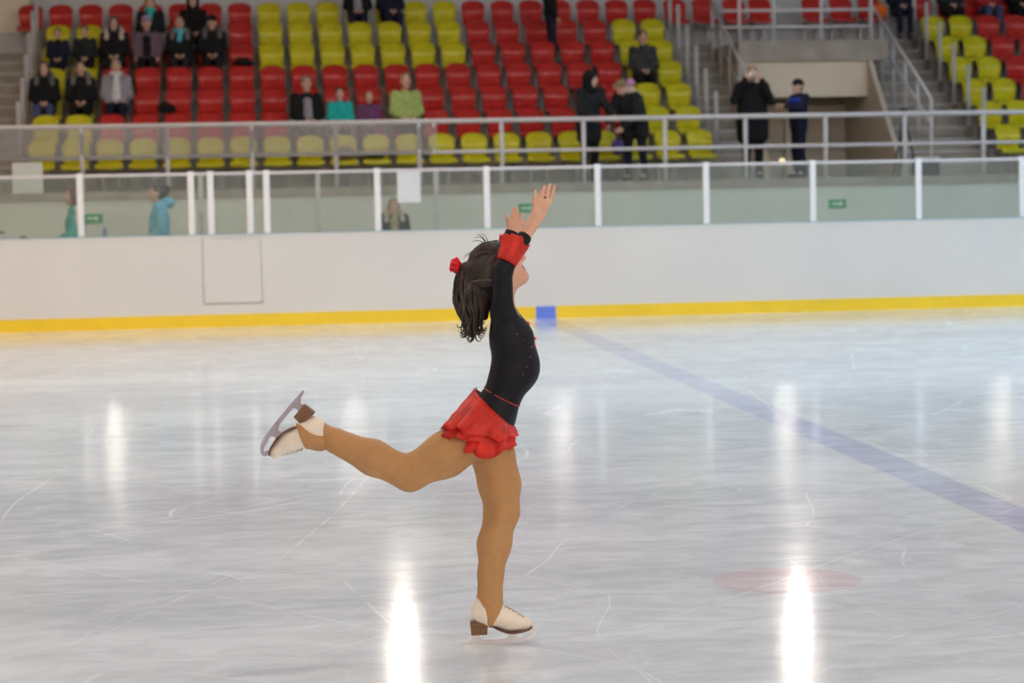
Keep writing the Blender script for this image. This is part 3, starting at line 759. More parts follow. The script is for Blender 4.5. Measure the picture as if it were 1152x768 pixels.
# top row, heads above the picture
sp(402.5, 6, 'person in dark jacket with pale bag on lap, top row of yellow seats', C['black'], C['navy'], hairc='brown', vest=C['grey'], over=dict(handR=(.08, -.26, .60), handL=(-.08, -.26, .60)))
sp(438.5, 6, 'person in navy jacket with teal collar, top row of yellow seats', C['navy'], C['navy'], hairc='black', scarf=C['teal'], over=lap, rot=.15)
sp(720, 3, 'person in black and grey patterned jacket alone on the yellow seats', C['camo'], C['black'], hairc='black', s=.98, over=lap)
for px, lab, ct, lg in ((1007, 'person in dark jacket with orange bag, top row beside the right stair', C['navy'], C['navy']), (1063, 'person with black trousers in the top row of the far right block', C['charcoal'], C['black']),
                        (1105.5, 'person in dark red jacket and jeans, top row of the far right block', C['red'], C['jeans']), (1140, 'person all in black at the right end of the top row', C['black'], C['black'])):
    sp(px, 6, lab, ct, lg, over=lap, hairc='brown')
t = at(612, 5, 40.55)
person('person in black trousers standing in the red seats near the top', None, (t.x, 39.71, FZ[5]+.003), math.pi*.5, STAND, C['black'], C['navy'], s=.93)

# people at the rail
def phone(root, J, HM, part): part_box(root, 'phone', (-.06, -.24, 1.52), (.075, -.215, 1.62), post_white)
def part_box(root, name, lo, hi, m): return MB().box(lo, hi, .008).build(name, m, root)
p = at(664, 190, 34.95)
person('woman with black hood up leaning one hand on the guard rail', None, (p.x, 35.02, FZ[0]+.003), .45, STAND, C['charcoal'], C['black'], hood=C['black'], hair=None, coat_len=.18, s=.99,
       over=dict(handL=(-.14, -.42, .98), elbL=(-.27, -.18, 1.08), handR=(.16, -.46, .99), elbR=(.25, -.2, 1.10)), head_rot=(.15, 0, .45), lean=.12)
p = at(706, 190, 35.2)
def fur_hood(root, J, HM, part):
    f = Field(np.array(J['neck'])-.3, np.array(J['neck'])+.3, .018); n = J['neck']
    arc = [(-.15, -.03, .12), (-.07, .06, .10), (.07, .09, .05), (.17, .03, -.02)]
    for a, b in zip(arc, arc[1:]): f.cap(n+Vector(a), n+Vector(b), .05, k=.03)
    part('fur_trim', f, fur_pale)
person('woman in dark brown coat with fur trimmed hood bending over the rail', None, (p.x+.12, 35.32, FZ[0]+.003), -.75, STAND, C['charcoal'], C['navy'], hair='short', hairc='fair', coat_len=.12, s=.97, lean=.55,
       over=dict(handL=(-.16, -.46, .90), elbL=(-.27, -.30, 1.05), handR=(.10, -.48, .84), elbR=(.24, -.26, 1.0), hipR=(.13, .02, .88), kneeR=(.17, 0, .48), ankR=(.20, .02, .09), toeR=(.22, -.13, .035)), extra=fur_hood, chub=1.08, head_rot=(.85, 0, -.2))
p = at(724, 116, 35.6)
person('child in pink bobble hat seated behind the bending woman', GS, (p.x+.02, YS[1]-.275, FZ[1]+.06), 0., SIT, C['charcoal'], C['charcoal'], hat=C['pinkhat'], hairc='fair', s=.90, fur=fur_pale)
p = at(848, 190, 35.0)
def camera_in_hand(root, J, HM, part):
    b = MB().box((-.075, -.235, 1.545), (.03, -.205, 1.61), .008).build('camera', post_white, root); MB().tube([(-.02, -.235, 1.578), (-.02, -.255, 1.578)], .022, 12).build('lens', steel, b)
person('woman in long black padded coat holding a small camera to her face', None, (p.x, 35.05, FZ[0]+.003), -.05, STAND, C['black'], C['black'], hair='short', hairc='fair', coat_len=.22, s=1.02, chub=1.28,
       over=dict(elbR=(.27, -.14, 1.17), handR=(.10, -.23, 1.50), elbL=(-.30, -.13, 1.19), handL=(-.12, -.20, 1.52)), extra=camera_in_hand)
p = at(901, 190, 35.2)
def stripes(root, J, HM, part):
    f = Field((-.25, -.28, 1.0), (.25, .25, 1.42), .016); f.cap((-.05, -.03, 1.33), (.05, -.03, 1.33), .148, .148, k=.03, sq=((0, 0, 1), 2.2)); part('chest_band', f, C['blue'])
person('boy in navy and blue tracksuit with dark beanie, one arm held out', None, (p.x, 35.3, FZ[0]+.003), -1.2, STAND, C['navy'], C['navy'], hat=C['charcoal'], hairc='black', s=.90,
       over=dict(elbR=(.27, -.16, 1.20), handR=(.13, -.40, 1.24), elbL=(-.36, .10, 1.14), handL=(-.20, -.02, 1.00)), extra=stripes)
# people behind the glass
def jacket_stripe(root, J, HM, part):
    f = Field((-.35, -.3, .9), (.35, .3, 1.5), .016); f.cap(J['shoR']+Vector((.02, -.02, .01)), J['elbR']+Vector((.02, -.02, 0)), .062, .055, sq=((1, 0, 0), .85)); 
    f.cut((0, .012, 0), (0, 1, 0)); f.cut((0, -.03, 0), (0, -1, 0)); part('sleeve_stripe', f, C['white'])
p = at(83, 235, 31.5)
person('brown haired woman in teal jacket behind the left glass, facing left', None, (p.x, 31.55, .183), -1.35, STAND, C['sea'], C['navy'], hair='long', hairc='auburn', s=1.0, extra=jacket_stripe, over=dict(handR=(.12, -.34, .92), elbR=(.25, -.08, 1.06), handL=(-.1, -.36, .92)))
p = at(178, 235, 31.7)
person('person in sky blue hooded jacket with dark hair bun, facing left behind the glass', None, (p.x, 31.75, .183), -1.45, STAND, C['sky'], C['navy'], hair='bun', hairc='black', s=1.01, chub=1.1, over=dict(handR=(.12, -.28, .90), elbR=(.24, .02, 1.06)),
       extra=lambda root, J, HM, part: part('hood', Field(np.array(J['neck'])-.3, np.array(J['neck'])+.3, .016).ell(J['neck']+Vector((0, .10, .0)), (.13, .11, .08)), C['sky']))
p = at(443, 240, 32.0)
person('fair haired child with sandy fur hood and grey coat behind the glass, facing the ice', None, (p.x, 32.0, .183), .05, STAND, C['charcoal'], C['charcoal'], hair='long', hairc='fair', s=.86, fur=fur_pale, vest=C['sand'], scarf=C['sand'])

# ------------------------------------------------------------------ bags and small things
def bag(name, label, p, r, m, rot=0., cat='bag'):
    t = thing(name, label, cat, p, rot)
    f = Field((-r[0]*1.2, -r[1]*1.2, 0), (r[0]*1.2, r[1]*1.2, r[2]*2.2), .013)
    f.ell((0, 0, r[2]), r); f.ell((r[0]*.35, 0, r[2]*.8), (r[0]*.6, r[1]*.9, r[2]*.75), k=.04); f.cut((0, 0, .004), (0, 0, -1))
    v, q = f.net(); obj('pouch', raw_mesh('pouch', v, q), m, t)
    MB().tube([(r[0]*.6*math.cos(a), 0, r[2]*1.7+r[2]*.7*math.sin(a)) for a in [math.pi*k/8 for k in range(9)]], .012, 6).build('strap', m, t, True)
    return t
def on_seat(px, row): x = at(px, 60, YS[row]).x; return (x, YS[row]-.26, FZ[row]+.43)
bag('handbag', 'black bag lying on a red seat beside the grey haired woman', on_seat(186, 2), (.15, .08, .07), C['black'])
bag('rucksack', 'dark bag on the red seat beside the yellow block', on_seat(273, 4), (.17, .11, .06), C['black'])
bag('sports_bag', 'mauve bag on a yellow front seat below the teal child', on_seat(385, 0), (.16, .09, .085), C['mauve'])
bag('sports_bag', 'black bag on a yellow front seat below the purple child', on_seat(417, 0), (.17, .09, .045), C['black'])
bag('tote_bag', 'orange bag hanging in the top row beside the right stair', on_seat(986, 6), (.14, .05, .11), C['orange'])
bag('handbag', 'violet bag on a yellow front seat between the two women at the rail', on_seat(690, 0), (.11, .08, .11), C['violet'])
bag('rucksack', 'brown bag on the walkway behind the two women at the rail', (at(688, 185, 35.72).x, 35.72, FZ[0]+.002), (.13, .10, .12), C['brown'])
t = thing('tripod', 'dark tripod leaning beside the doorway behind the rail', 'tripod', (at(1005, 190, 35.6).x, 35.6, FZ[0]))
MB().tube([(.0, 0, .0), (.20, .06, 1.0)], .018, 8).build('leg', dark_metal, t, True); MB().tube([(.40, 0, .0), (.20, .06, 1.0)], .018, 8).build('leg', dark_metal, t, True); MB().tube([(.2, .36, .0), (.20, .06, 1.0)], .018, 8).build('leg', dark_metal, t, True)
MB().box((.15, .0, 1.0), (.25, .12, 1.08), .01).build('head', dark_metal, t)
p = at(1038, 185, 35.4)
t = thing('equipment_case', 'black case with white lid on the walkway beside the tripod', 'case', (p.x, 35.25, FZ[0]))
MB().box((-.20, -.12, 0), (.20, .12, .22), .02).build('case_body', black_plastic, t); MB().box((-.15, -.11, .222), (.20, .11, .30), .015).build('lid', paper_m, t)
# low table behind the glass at the left, with small things on it
p = at(60, 262, 31.0)
tb = thing('scorer_table', 'pale table top just behind the glass at the far left', 'table', (p.x, 31.05, .18))
MB().box((-.75, -.22, .955), (.95, .22, .985), .005).build('table_top', board_white, tb)
for x in (-.7, .9):
    for y in (-.18, .18): MB().box((x-.02, y-.02, 0), (x+.02, y+.02, .955)).build('leg', steel, tb)
zt = .18+.986
def on_table(px, dy=0.): return (at(px, 262, 31.05+dy).x, 31.05+dy, zt)
t = thing('water_bottle', 'small clear blue water bottle behind the glass right of the green sign', 'bottle', on_table(118))
MB().lathe([(.03, 0), (.033, .02), (.033, .13), (.014, .17), (.014, .185)], 12).build('bottle_body', mat('bottle_blue', (.30, .42, .60), .2), t, True); MB().lathe([(.016, .185), (.016, .205)], 12).build('cap', post_white, t)
t = thing('paper_stack', 'white papers on the table beside the woman in teal', 'papers', on_table(92)); MB().box((-.14, -.1, 0), (.14, .1, .035)).build('sheet_stack', paper2_m, t)
t = thing('speaker_box', 'white box with a dark lid at the far left edge behind the glass', 'box', on_table(0)); MB().box((-.05, -.05, 0), (.05, .05, .12), .005).build('box_body', post_white, t); MB().box((-.052, -.052, .122), (.052, .052, .15), .005).build('lid', dark_metal, t)
bag('glove', 'dark gloves lying on the table behind the glass at far left', on_table(26), (.07, .05, .03), C['brown'], cat='glove')
# small lit lamp on the walkway seen over the glass
p = at(880, 182, 35.0)
t = thing('walkway_lamp', 'small round glowing yellow lamp low between the woman and the boy', 'lamp', (p.x, 35.0, FZ[0]))
MB().tube([(0, 0, 0), (0, 0, p.z-FZ[0]-.05)], .015, 8).build('stem', dark_metal, t, True)
m = bpy.data.materials.new('lamp_glow'); T, N, L = nt(m); N.clear(); o = N.new('ShaderNodeOutputMaterial'); e = N.new('ShaderNodeEmission'); e.inputs[0].default_value = (1, .85, .45, 1); e.inputs[1].default_value = 1.2; L.new(e.outputs[0], o.inputs[0])
MB().lathe([(.001, -.06), (.04, -.045), (.055, 0), (.04, .045), (.001, .06)], 12, (0, 0, p.z-FZ[0])).build('bulb', m, t, True)
# ------------------------------------------------------------------ the skater
FOOT = Vector((.953, 8.886, 0))                       # where the standing blade meets the ice
RH = Vector((math.cos(PSI), -math.sin(PSI), 0)); NH = Vector((math.sin(PSI), math.cos(PSI), 0))
def S(px, py, wd=0.):
    "skater's own frame: x the way she faces, y away from the photographer, z up"
    d = FWD + RGT*((px-576)/FPX) + UPV*((384-py)/FPX)
    p = CAMP + d*(((FOOT-CAMP).dot(NH)+wd)/d.dot(NH))
    return np.array(((p-FOOT).dot(RH), wd, p.z), dtype=np.float32)
K = (S(660, 500)-S(560, 500))[0]/100                   # metres per pixel at the skater
sk = thing('figure_skater', 'girl figure skater in black and red dress gliding on one leg, arms raised', 'person', FOOT, -PSI)
sk_skin = mat('skater_skin', (.72, .40, .27), .5, var=.05, scale=25)
leo_m = mat('leotard_black', (.006, .006, .009), .6, var=.2, scale=60, spec=.25)
tights_m = mat('tights_tan', (.47, .235, .085), .62, var=.05, scale=40, bump=.05, bscale=300)
red_m = mat('red_organza', (.84, .042, .022), .45, var=.25, scale=14, bump=.4, bscale=40, trans=.4)
boot_m = mat('boot_leather', (.80, .69, .56), .45, var=.05, scale=20)
heel_m = mat('heel_leather', (.17, .075, .03), .45, var=.35, scale=18, stretch=(1, 1, 8))
sole_m = mat('sole_edge', (.13, .045, .03), .5)
blade_m = mat('blade_steel', (.50, .44, .50), .28, metal=.9)
lace_m = mat('laces', (.50, .40, .28), .7)
hair_m = mat('skater_hair', (.026, .015, .010), .42, var=.45, scale=30)
hair_l = mat('skater_hair_light', (.085, .050, .030), .45, var=.4, scale=30)

def r_(px): return px*K
# limbs: near side is her right (y < 0), far side her left
sho_n, elb_n, wri_n = S(565, 349, -.115), S(566, 303, -.165), S(589, 268, -.135)
sho_f, elb_f, wri_f = S(566, 350, .115), S(564, 306, .15), S(576, 263, .115)
hip_n, kne_n, ank_n = S(535, 487, -.065), S(462, 531, -.085), S(378, 496, -.075)
hip_s, kne_s, ank_s = S(553, 500, .055), S(564, 572, .035), S(551, 668, .005)
torso = [('c', (S(556, 466, -.045), S(576, 420, -.040), .074, .066), dict(k=.05)), ('c', (S(556, 466, .045), S(576, 420, .040), .074, .066), dict(k=.05)),
         ('c', (S(576, 420, -.045), S(575, 380, -.060), .068, .069), dict(k=.05)), ('c', (S(576, 420, .045), S(575, 380, .060), .068, .069), dict(k=.05)),
         ('c', (S(575, 380, -.060), S(568, 355, -.080), .069, .050), dict(k=.05)), ('c', (S(575, 380, .060), S(568, 355, .080), .069, .050), dict(k=.05)),
         ('e', (S(579.5, 388), (.056, .095, .066)), dict(k=.05)), ('e', (S(587, 411), (.062, .085, .07)), dict(k=.05)), ('e', (S(549, 470, 0), (.085, .12, .075)), dict(k=.05)),
         ('e', (S(539, 478, -.05), (.075, .075, .07)), dict(k=.05)), ('e', (S(546, 478, .05), (.075, .075, .075)), dict(k=.05))]
neck = [('c', (S(569, 352), S(566, 322), .042, .038), dict(k=.03))]
arms = [('c', (sho_n, elb_n, r_(11.5), r_(8.6)), dict(k=.03)), ('c', (elb_n, wri_n, r_(8.8), r_(7.2)), dict(k=.02)),
        ('c', (sho_f, elb_f, r_(11.5), r_(8.6)), dict(k=.03)), ('c', (elb_f, wri_f, r_(8.8), r_(7.2)), dict(k=.02))]
legs = [('c', (S(532, 491, -.066), S(500, 512, -.078), r_(25), r_(23.5)), dict(k=.04)), ('c', (S(500, 512, -.078), kne_n, r_(23.5), r_(18)), dict(k=.03)),
        ('c', (S(461, 534, -.086), S(420, 514, -.083), r_(17.5), r_(18)), dict(k=.03)), ('c', (S(420, 515, -.083), ank_n, r_(18), r_(13.5)), dict(k=.03)),
        ('c', (S(553, 505, .058), S(562, 545, .045), r_(25.5), r_(22)), dict(k=.04)), ('c', (S(562, 545, .045), S(565, 574, .035), r_(22), r_(18.3)), dict(k=.03)),
        ('c', (S(564, 576, .035), S(556, 612, .020), r_(18), r_(17.2)), dict(k=.03)), ('c', (S(556, 612, .02), S(552, 645, .01), r_(17.2), r_(13.2)), dict(k=.03)),
        ('c', (S(552, 645, .01), S(551, 680, .0), r_(13.2), r_(14.2)), dict(k=.02))]
feet = [('c', (S(551, 680), S(547, 690), .036, .030), {}), ('c', (S(547, 692), S(580, 702), .026, .016), {}), ('c', (S(375, 494, -.075), S(358, 482, -.075), .036, .030), {}), ('c', (S(356, 482, -.075), S(325, 503, -.075), .026, .016), {})]
HC = S(559, 299)                                        # head: axes right (depth), forward, up
tilt = math.radians(25)
hf = np.array((math.cos(tilt), 0, math.sin(tilt))); hu = np.array((-math.sin(tilt), 0, math.cos(tilt))); hr = np.array((0, 1., 0))
HR = np.stack([hf, hr, hu], 1)
def hp(f, r, u): return HC+(hf*f+hr*r+hu*u).astype(np.float32)
head = [('e', (hp(-.010, 0, .015), (.084, .070, .078)), dict(rot=HR, k=.02)), ('e', (hp(.032, 0, -.045), (.056, .051, .062)), dict(rot=HR, k=.05)), ('e', (hp(.072, 0, -.086), (.021, .021, .020)), dict(rot=HR, k=.035)),
        ('c', (hp(.086, 0, .02), hp(.105, 0, -.016), .008, .0125), dict(k=.014)), ('e', (hp(.092, 0, -.022), (.010, .015, .008)), dict(rot=HR, k=.01)),
        ('e', (hp(.078, 0, -.045), (.014, .022, .007)), dict(rot=HR, k=.008)), ('e', (hp(.078, 0, -.058), (.014, .020, .007)), dict(rot=HR, k=.008)),
        ('e', (hp(-.005, -.072, -.01), (.020, .010, .031)), dict(rot=HR, k=.008)), ('e', (hp(-.005, .072, -.01), (.020, .010, .031)), dict(rot=HR, k=.008))]
def hand(wr, palm, base, tips, wd, spread, thumb):
    L = [('c', (S(*wr, wd), S(*palm, wd), r_(6.6), r_(7.5)), dict(k=.015, sq=((0, 1, 0), 1.15)))]
    n = len(base)
    for i, ((bx, by), (tx, ty)) in enumerate(zip(base, tips)):
        o = wd+spread*(i-(n-1)/2)
        b, t = S(bx, by, o), S(tx, ty, o*1.0+.004*(i-1.5)); mid = b*.55+t*.45+np.array((.0, -.004, 0), dtype=np.float32)
        L.append(('c', (S(*palm, wd+(o-wd)*.6), b, .0155, .0100), dict(k=.012)))
        L.append(('c', (b, mid, .0088, .0082), dict(k=.004))); L.append(('c', (mid, t, .0082, .0066), dict(k=.003)))
    (a, b, c), o = thumb
    L += [('c', (S(*a, wd+o*.5), S(*b, wd+o), .013, .010), dict(k=.012)), ('c', (S(*b, wd+o), S(*c, wd+o*1.1), .0095, .0075), dict(k=.004))]
    return L
hands = hand((590, 267), (604, 243), [(601.5, 226), (607.5, 223), (613.5, 223), (618.5, 227)], [(602.3, 215), (612.8, 209.5), (618.5, 208), (623.5, 209.5)], -.13, .006, (((603, 249), (610, 245), (615, 234)), .028))
hands += hand((577, 265), (578, 257), [(572.6, 252), (576.2, 250), (580.2, 249.5), (583.4, 252)], [(569.6, 242.5), (577.8, 234.8), (581.8, 233.8), (586.6, 241)], .115, .005, (((579, 259), (585, 256), (589, 249)), .024))
def bounds(L, m=.03):
    lo = np.min([np.minimum(p[1][0], p[1][1] if p[0] == 'c' else p[1][0]) for p in L], 0); hi = np.max([np.maximum(p[1][0], p[1][1] if p[0] == 'c' else p[1][0]) for p in L], 0)
    r = max((max(p[1][2:]) if p[0] == 'c' else max(p[1][1])) for p in L); return lo-r-m, hi+r+m
allb = torso+neck+arms+head+hands+legs+feet
f = Field(*bounds(allb, 0), .0042); f.prims(torso); f.prims(neck); f.prims(legs); f.prims(feet); f.prims(head)
for sx_ in (-1, 1): f.ell(hp(.088, sx_*.030, .026), (.012, .016, .011), HR, k=.010, sub=True)
f.prims(arms); f.prims(hands)
V, Q = f.net(); me = raw_mesh('body', V, Q); c = V[Q].mean(1)
body = obj('body', me, [sk_skin, lip_m, skin_dark], sk)
lc = (c-HC)@HR; mi = np.zeros(len(Q), dtype=np.int32)
mi[(np.abs(lc[:, 2]+.0515) < .011) & (np.abs(lc[:, 1]) < .021) & (lc[:, 0] > .075)] = 1
mi[(np.abs(lc[:, 2]-.025) < .007) & (np.abs(np.abs(lc[:, 1])-.030) < .012) & (lc[:, 0] > .06)] = 2
me.polygons.foreach_set('material_index', mi)
def skin_part(name, fl, m, parent=sk):
    v, q = fl.net(); return obj(name, raw_mesh(name, v, q), m, parent)
# leotard: trunk cut at the neckline, then the sleeves
f = Field(*bounds(torso+arms, 0), .0042); f.prims(torso, .005); f.prims(neck, .002)
a, b = S(573, 342), S(592.5, 361.5); d = b-a; f.cut(a, (-d[2], 0, d[0])) if (-d[2]) > 0 else f.cut(a, (d[2]*-1, 0, d[0]))
g = Field(*bounds(torso+arms, 0), .0042); g.prims(arms, .0045)
for wr, el in ((wri_n, elb_n), (wri_f, elb_f)):
    dd = (wr-el)/np.linalg.norm(wr-el)
g.D[:] = g.D
f.put((slice(None),)*3, g.D, .03)
leo = skin_part('leotard', f, leo_m)
# red piping at the waist, flowers and sequins on the chest
A, B = S(541, 433), S(588.5, 457.5); cen = (A+B)/2; pts = []
for i in range(49):                                     # red piping laid on the waist
    t = math.tau*i/48; dr = (B-A)/np.linalg.norm(B-A)*math.cos(t)+np.array((0, 1, 0))*math.sin(t)
    for rr_ in np.arange(.03, .2, .002):
        q = np.round((cen+dr*rr_-f.lo)/f.h).astype(int)
        if f.D[tuple(np.clip(q, 0, f.n-1))] > 0: break
    pts.append(cen+dr*(rr_-.001))
MB().tube(pts, .0022, 6).build('piping', mat('piping_red', (.45, .02, .02), .5), leo, True)
orange_m = mat('flower_orange', (.85, .11, .02), .5)
rs = random.Random(3)
def near_y(p, fl):                                      # the near-side surface of a field at x, z of p
    i = int(round((p[0]-fl.lo[0])/fl.h)); k = int(round((p[2]-fl.lo[2])/fl.h)); col = fl.D[i, :, k] < 0
    return float(fl.ax[1][int(np.argmax(col))]) if col.any() else 0.
for px, py, r in ((589, 363.5, .013), (600.5, 380, .011), (603, 388, .009)):
    p = S(px, py, 0); y0 = -.038; row_ = f.D[:, int(round((y0-f.lo[1])/f.h)), int(round((p[2]-f.lo[2])/f.h))] < 0; p[0] = f.ax[0][len(row_)-1-int(np.argmax(row_[::-1]))]-.003; y0 -= .006
    mb = MB()
    for k in range(6):
        a = k*math.tau/6; cc = Vector((p[0]+math.cos(a)*r*.6, y0, p[2]+math.sin(a)*r*.6))
        mb.lathe([(.001, -.004), (r*.55, -.002), (r*.55, .002), (.001, .004)], 8, cc)
    mb.lathe([(.001, -.007), (r*.6, -.004), (r*.6, .004), (.001, .007)], 8, (p[0], y0, p[2]))
    o = mb.build('flower_trim', orange_m, leo, True); tag(o, None, None, None, 'stuff')
mb = MB()
for px, py, r in ((596, 399, .0036), (592.5, 410, .0034), (588, 418, .0032), (586, 369, .0032), (581.5, 373, .0034), (597.5, 388, .003), (590, 380, .002), (594, 374, .002), (588, 386, .002), (583, 379, .0018)):
    p = S(px, py); y = near_y(p, f); mb.lathe([(.0005, -r*.6), (r*.9, -r*.3), (r, 0), (r*.9, r*.3), (.0005, r*.6)], 8, (p[0], y-.001, p[2]))
tag(mb.build('sequins', mat('sequin_red', (.75, .03, .05), .3), leo, True), None, None, None, 'stuff')
# tights over legs and boots
f = Field(*bounds(torso+legs+feet, 0), .0042); f.prims(legs, .003); f.prims(feet, .003); f.prims([t for t in torso if t[0] == 'e'][1:], .003)
f.cut(S(545, 463), (0, 0, 1)); tv, tq = f.net()

# ------------------------------------------------------------------ skates, built once in the frame of the blade
def B2(px, py, y=0.): return ((px-560)*K, y, (727-py)*K)
boot_prims = [('c', (B2(549, 676), B2(546, 690), .041, .043), dict(k=.03)), ('c', (B2(543, 690), B2(552, 697), .041, .036), dict(k=.03)),
              ('c', (B2(556, 690), B2(574, 700), .040, .036), dict(k=.04)), ('c', (B2(572, 702), B2(591.5, 705), .033, .027), dict(k=.03))]
def boot_field(inf, h=.0032):
    lo, hi = bounds(boot_prims); fl = Field(lo, hi, h); fl.prims(boot_prims, inf)
    fl.cut(B2(540, 702.0-inf/K), (.03, 0, -1)) if False else None
    return fl
def trim_sole(fl, inf=0.):
    # the flat underside: lower under the toe, arched up in the middle, level over the heel block
    fl.cut(B2(585, 713+inf/K), (.06, 0, -1)); return fl
fl = trim_sole(boot_field(0.)); lo, hi = bounds(boot_prims)
g = Field(lo, hi, .0032); g.cap(B2(556, 726, -.1), B2(556, 726, .1), r_(17.5)); fl.put((slice(None),)*3, g.D, .006, True)
g = Field(lo, hi, .0032); g.ell(B2(539, 716), (r_(13), .2, r_(14.5))); fl.put((slice(None),)*3, g.D, .004, True)
fl.cut(B2(549, 668), (0, 0, 1)); bv, bq = fl.net()
fl = boot_field(.0032); fl.cut(B2(552.6, 707), (-.88, 0, -.47)); 
a, b = np.array(B2(553.5, 707.5)), np.array(B2(567.5, 681)); d = b-a; fl.cut(a, (d[2], 0, -d[0]))       # keep behind the toe-side edge
fl2 = boot_field(.0032); a2, b2 = np.array(B2(551.5, 707.5)), np.array(B2(533, 673)); d2 = b2-a2
fl = boot_field(.0032); fl.cut(a, (d[2], 0, -d[0])); fl.cut(a2, (-d2[2], 0, d2[0])); 
g = Field(lo, hi, .0032); g.ell(B2(534, 697), (r_(15.5), .2, r_(24))); fl.put((slice(None),)*3, g.D, .004, True)
fl.cut(B2(549, 664), (0, 0, 1)); cv, cq = fl.net()
soleV = [(bx, bz) for bx, _, bz in [B2(*p) for p in ((552, 705), (556, 707.5), (563, 711.2), (571, 714), (580, 714.6), (589, 713.4), (596, 711.2), (599.3, 708.8))]]
def flat_solid(pts_top, pts_bot, wfun):
    "strip solid between two polylines in the blade plane, width wfun(i)"
    n = len(pts_top); V = []
    for i in range(n):
        w_ = wfun(i/(n-1))
        V += [(pts_top[i][0], -w_, pts_top[i][1]), (pts_top[i][0], w_, pts_top[i][1]), (pts_bot[i][0], w_, pts_bot[i][1]), (pts_bot[i][0], -w_, pts_bot[i][1])]
    F = [(i*4+k, i*4+(k+1) % 4, i*4+4+(k+1) % 4, i*4+4+k) for i in range(n-1) for k in range(4)]+[(3, 2, 1, 0), tuple((n-1)*4+k for k in range(4))]
    return MB().add(V, F)
sole = flat_solid([(x, z+.007) for x, z in soleV], soleV, lambda t: .018+.020*math.sin(math.pi*min(1, .12+t*.82))).mesh('sole')
hb = [B2(*p) for p in ((529.3, 700.5), (549.5, 702.5), (548.5, 715.5), (530.5, 716))]
heelm = MB().add([(p[0], s_*.027*(1 if i < 2 else .9), p[2]) for s_ in (-1, 1) for i, p in enumerate(hb)], [(0, 1, 2, 3), (7, 6, 5, 4), (0, 4, 5, 1), (1, 5, 6, 2), (2, 6, 7, 3), (3, 7, 4, 0)]).mesh('heel')
blade = MB()
bt = [B2(*p)[::2] for p in ((519.5, 725), (530, 722.6), (545, 722.2), (560, 722), (575, 721.5), (588, 720), (597, 717.5), (601.5, 714.2), (603.2, 711.0))]
bb = [B2(*p)[::2] for p in ((519.3, 727.2), (530, 727.4), (545, 727.4), (560, 727.2), (575, 726.6), (588, 725.2), (597, 722.8), (602.8, 718.6), (605, 713.0))]
blade = flat_solid(bt, bb, lambda t: .0022)
def stanchion(pts): return [(p[0], s_*.003, p[2]) for s_ in (-1, 1) for p in [B2(*q) for q in pts]]
def prism_xz(mb, pts):
    n = len(pts); V = stanchion(pts); return mb.add(V, [tuple(range(n)), tuple(range(2*n-1, n-1, -1))]+[(k, (k+1) % n, (k+1) % n+n, k+n) for k in range(n)])
prism_xz(blade, ((532, 716), (541, 716), (540, 719), (543, 723), (528, 723), (532.5, 719)))
prism_xz(blade, ((571, 714.5), (581, 714.5), (580, 718), (585, 721.5), (566, 722.5), (572, 718.5)))
prism_xz(blade, ((595, 711.5), (600.6, 709), (604, 711), (602, 714.5), (598, 714)))
bladem = blade.mesh('blade')
def lace_mesh():
    mb = MB(); P = [B2(*p) for p in ((569, 684), (573.5, 687.2), (578.5, 690.2), (583.5, 693.4), (588, 696.6), (592, 699.4))]
    for i in range(len(P)-1):
        a, b = P[i], P[i+1]
        for s_ in (-1, 1):
            mb.tube([(a[0]-.004, s_*.020, a[2]-.010), (a[0]+.004, s_*.012, a[2]-.0005), ((a[0]+b[0])/2+.001, 0, (a[2]+b[2])/2+.005), (b[0]+.002, -s_*.012, b[2]-.001), (b[0]-.004, -s_*.020, b[2]-.010)], .0022, 5)
    return mb.mesh('laces', True)
lacem = lace_mesh()
bootm = raw_mesh('skate_boot', bv, bq)
# placing: the standing skate, and the lifted one turned in the plane of the glide
def skate(M, lab):
    b = obj('skate_boot', bootm, boot_m, sk) if lab == 0 else link(bpy.data.objects['skate_boot'].copy(), sk)
    b.matrix_local = M
    for nm, m_, mt in (('heel', heelm, heel_m), ('sole', sole, sole_m), ('blade', bladem, blade_m), ('laces', lacem, lace_m)):
        if not len(m_.materials): m_.materials.append(mt)
        if nm == 'blade' and lab == 0:                      # the standing blade: same steel made paler, ice reflection put into its colour
            m_ = m_.copy(); m_.materials[0] = mat('blade_pale_sheen', (.72, .68, .68), .5, metal=.3)
        o = bpy.data.objects.new(nm, m_); link(o, b)
        if nm == 'laces': o['kind'] = 'stuff'
p0 = S(519, 727); p1 = S(603, 722)
M1 = Matrix.Translation(Vector((S(560, 727)[0], 0.0, .001)))@Matrix.Rotation(0, 4, 'Y')
t0, t1 = S(341.5, 439, -.075), S(296, 507.5, -.075); u = (t1-t0); ang = math.atan2(u[2], u[0])           # heel-to-toe direction
rot = -(ang-0.0)
M2r = Matrix.Rotation(rot, 4, 'Y')
heel_local = Vector(B2(519.5, 726.5)); toe_local = Vector(B2(604, 715.5))
base_ang = math.atan2((toe_local-heel_local).z, (toe_local-heel_local).x)
M2r = Matrix.Rotation(-(ang-base_ang), 4, 'Y')
M2 = Matrix.Translation(Vector(t0)-M2r@heel_local)@M2r
skate(M1, 0); skate(M2, 1)
V, Q = join_nets([(tv, tq), (xf(cv, M1), cq), (xf(cv, M2), cq)])
obj('tights', raw_mesh('tights', V, Q), tights_m, sk)

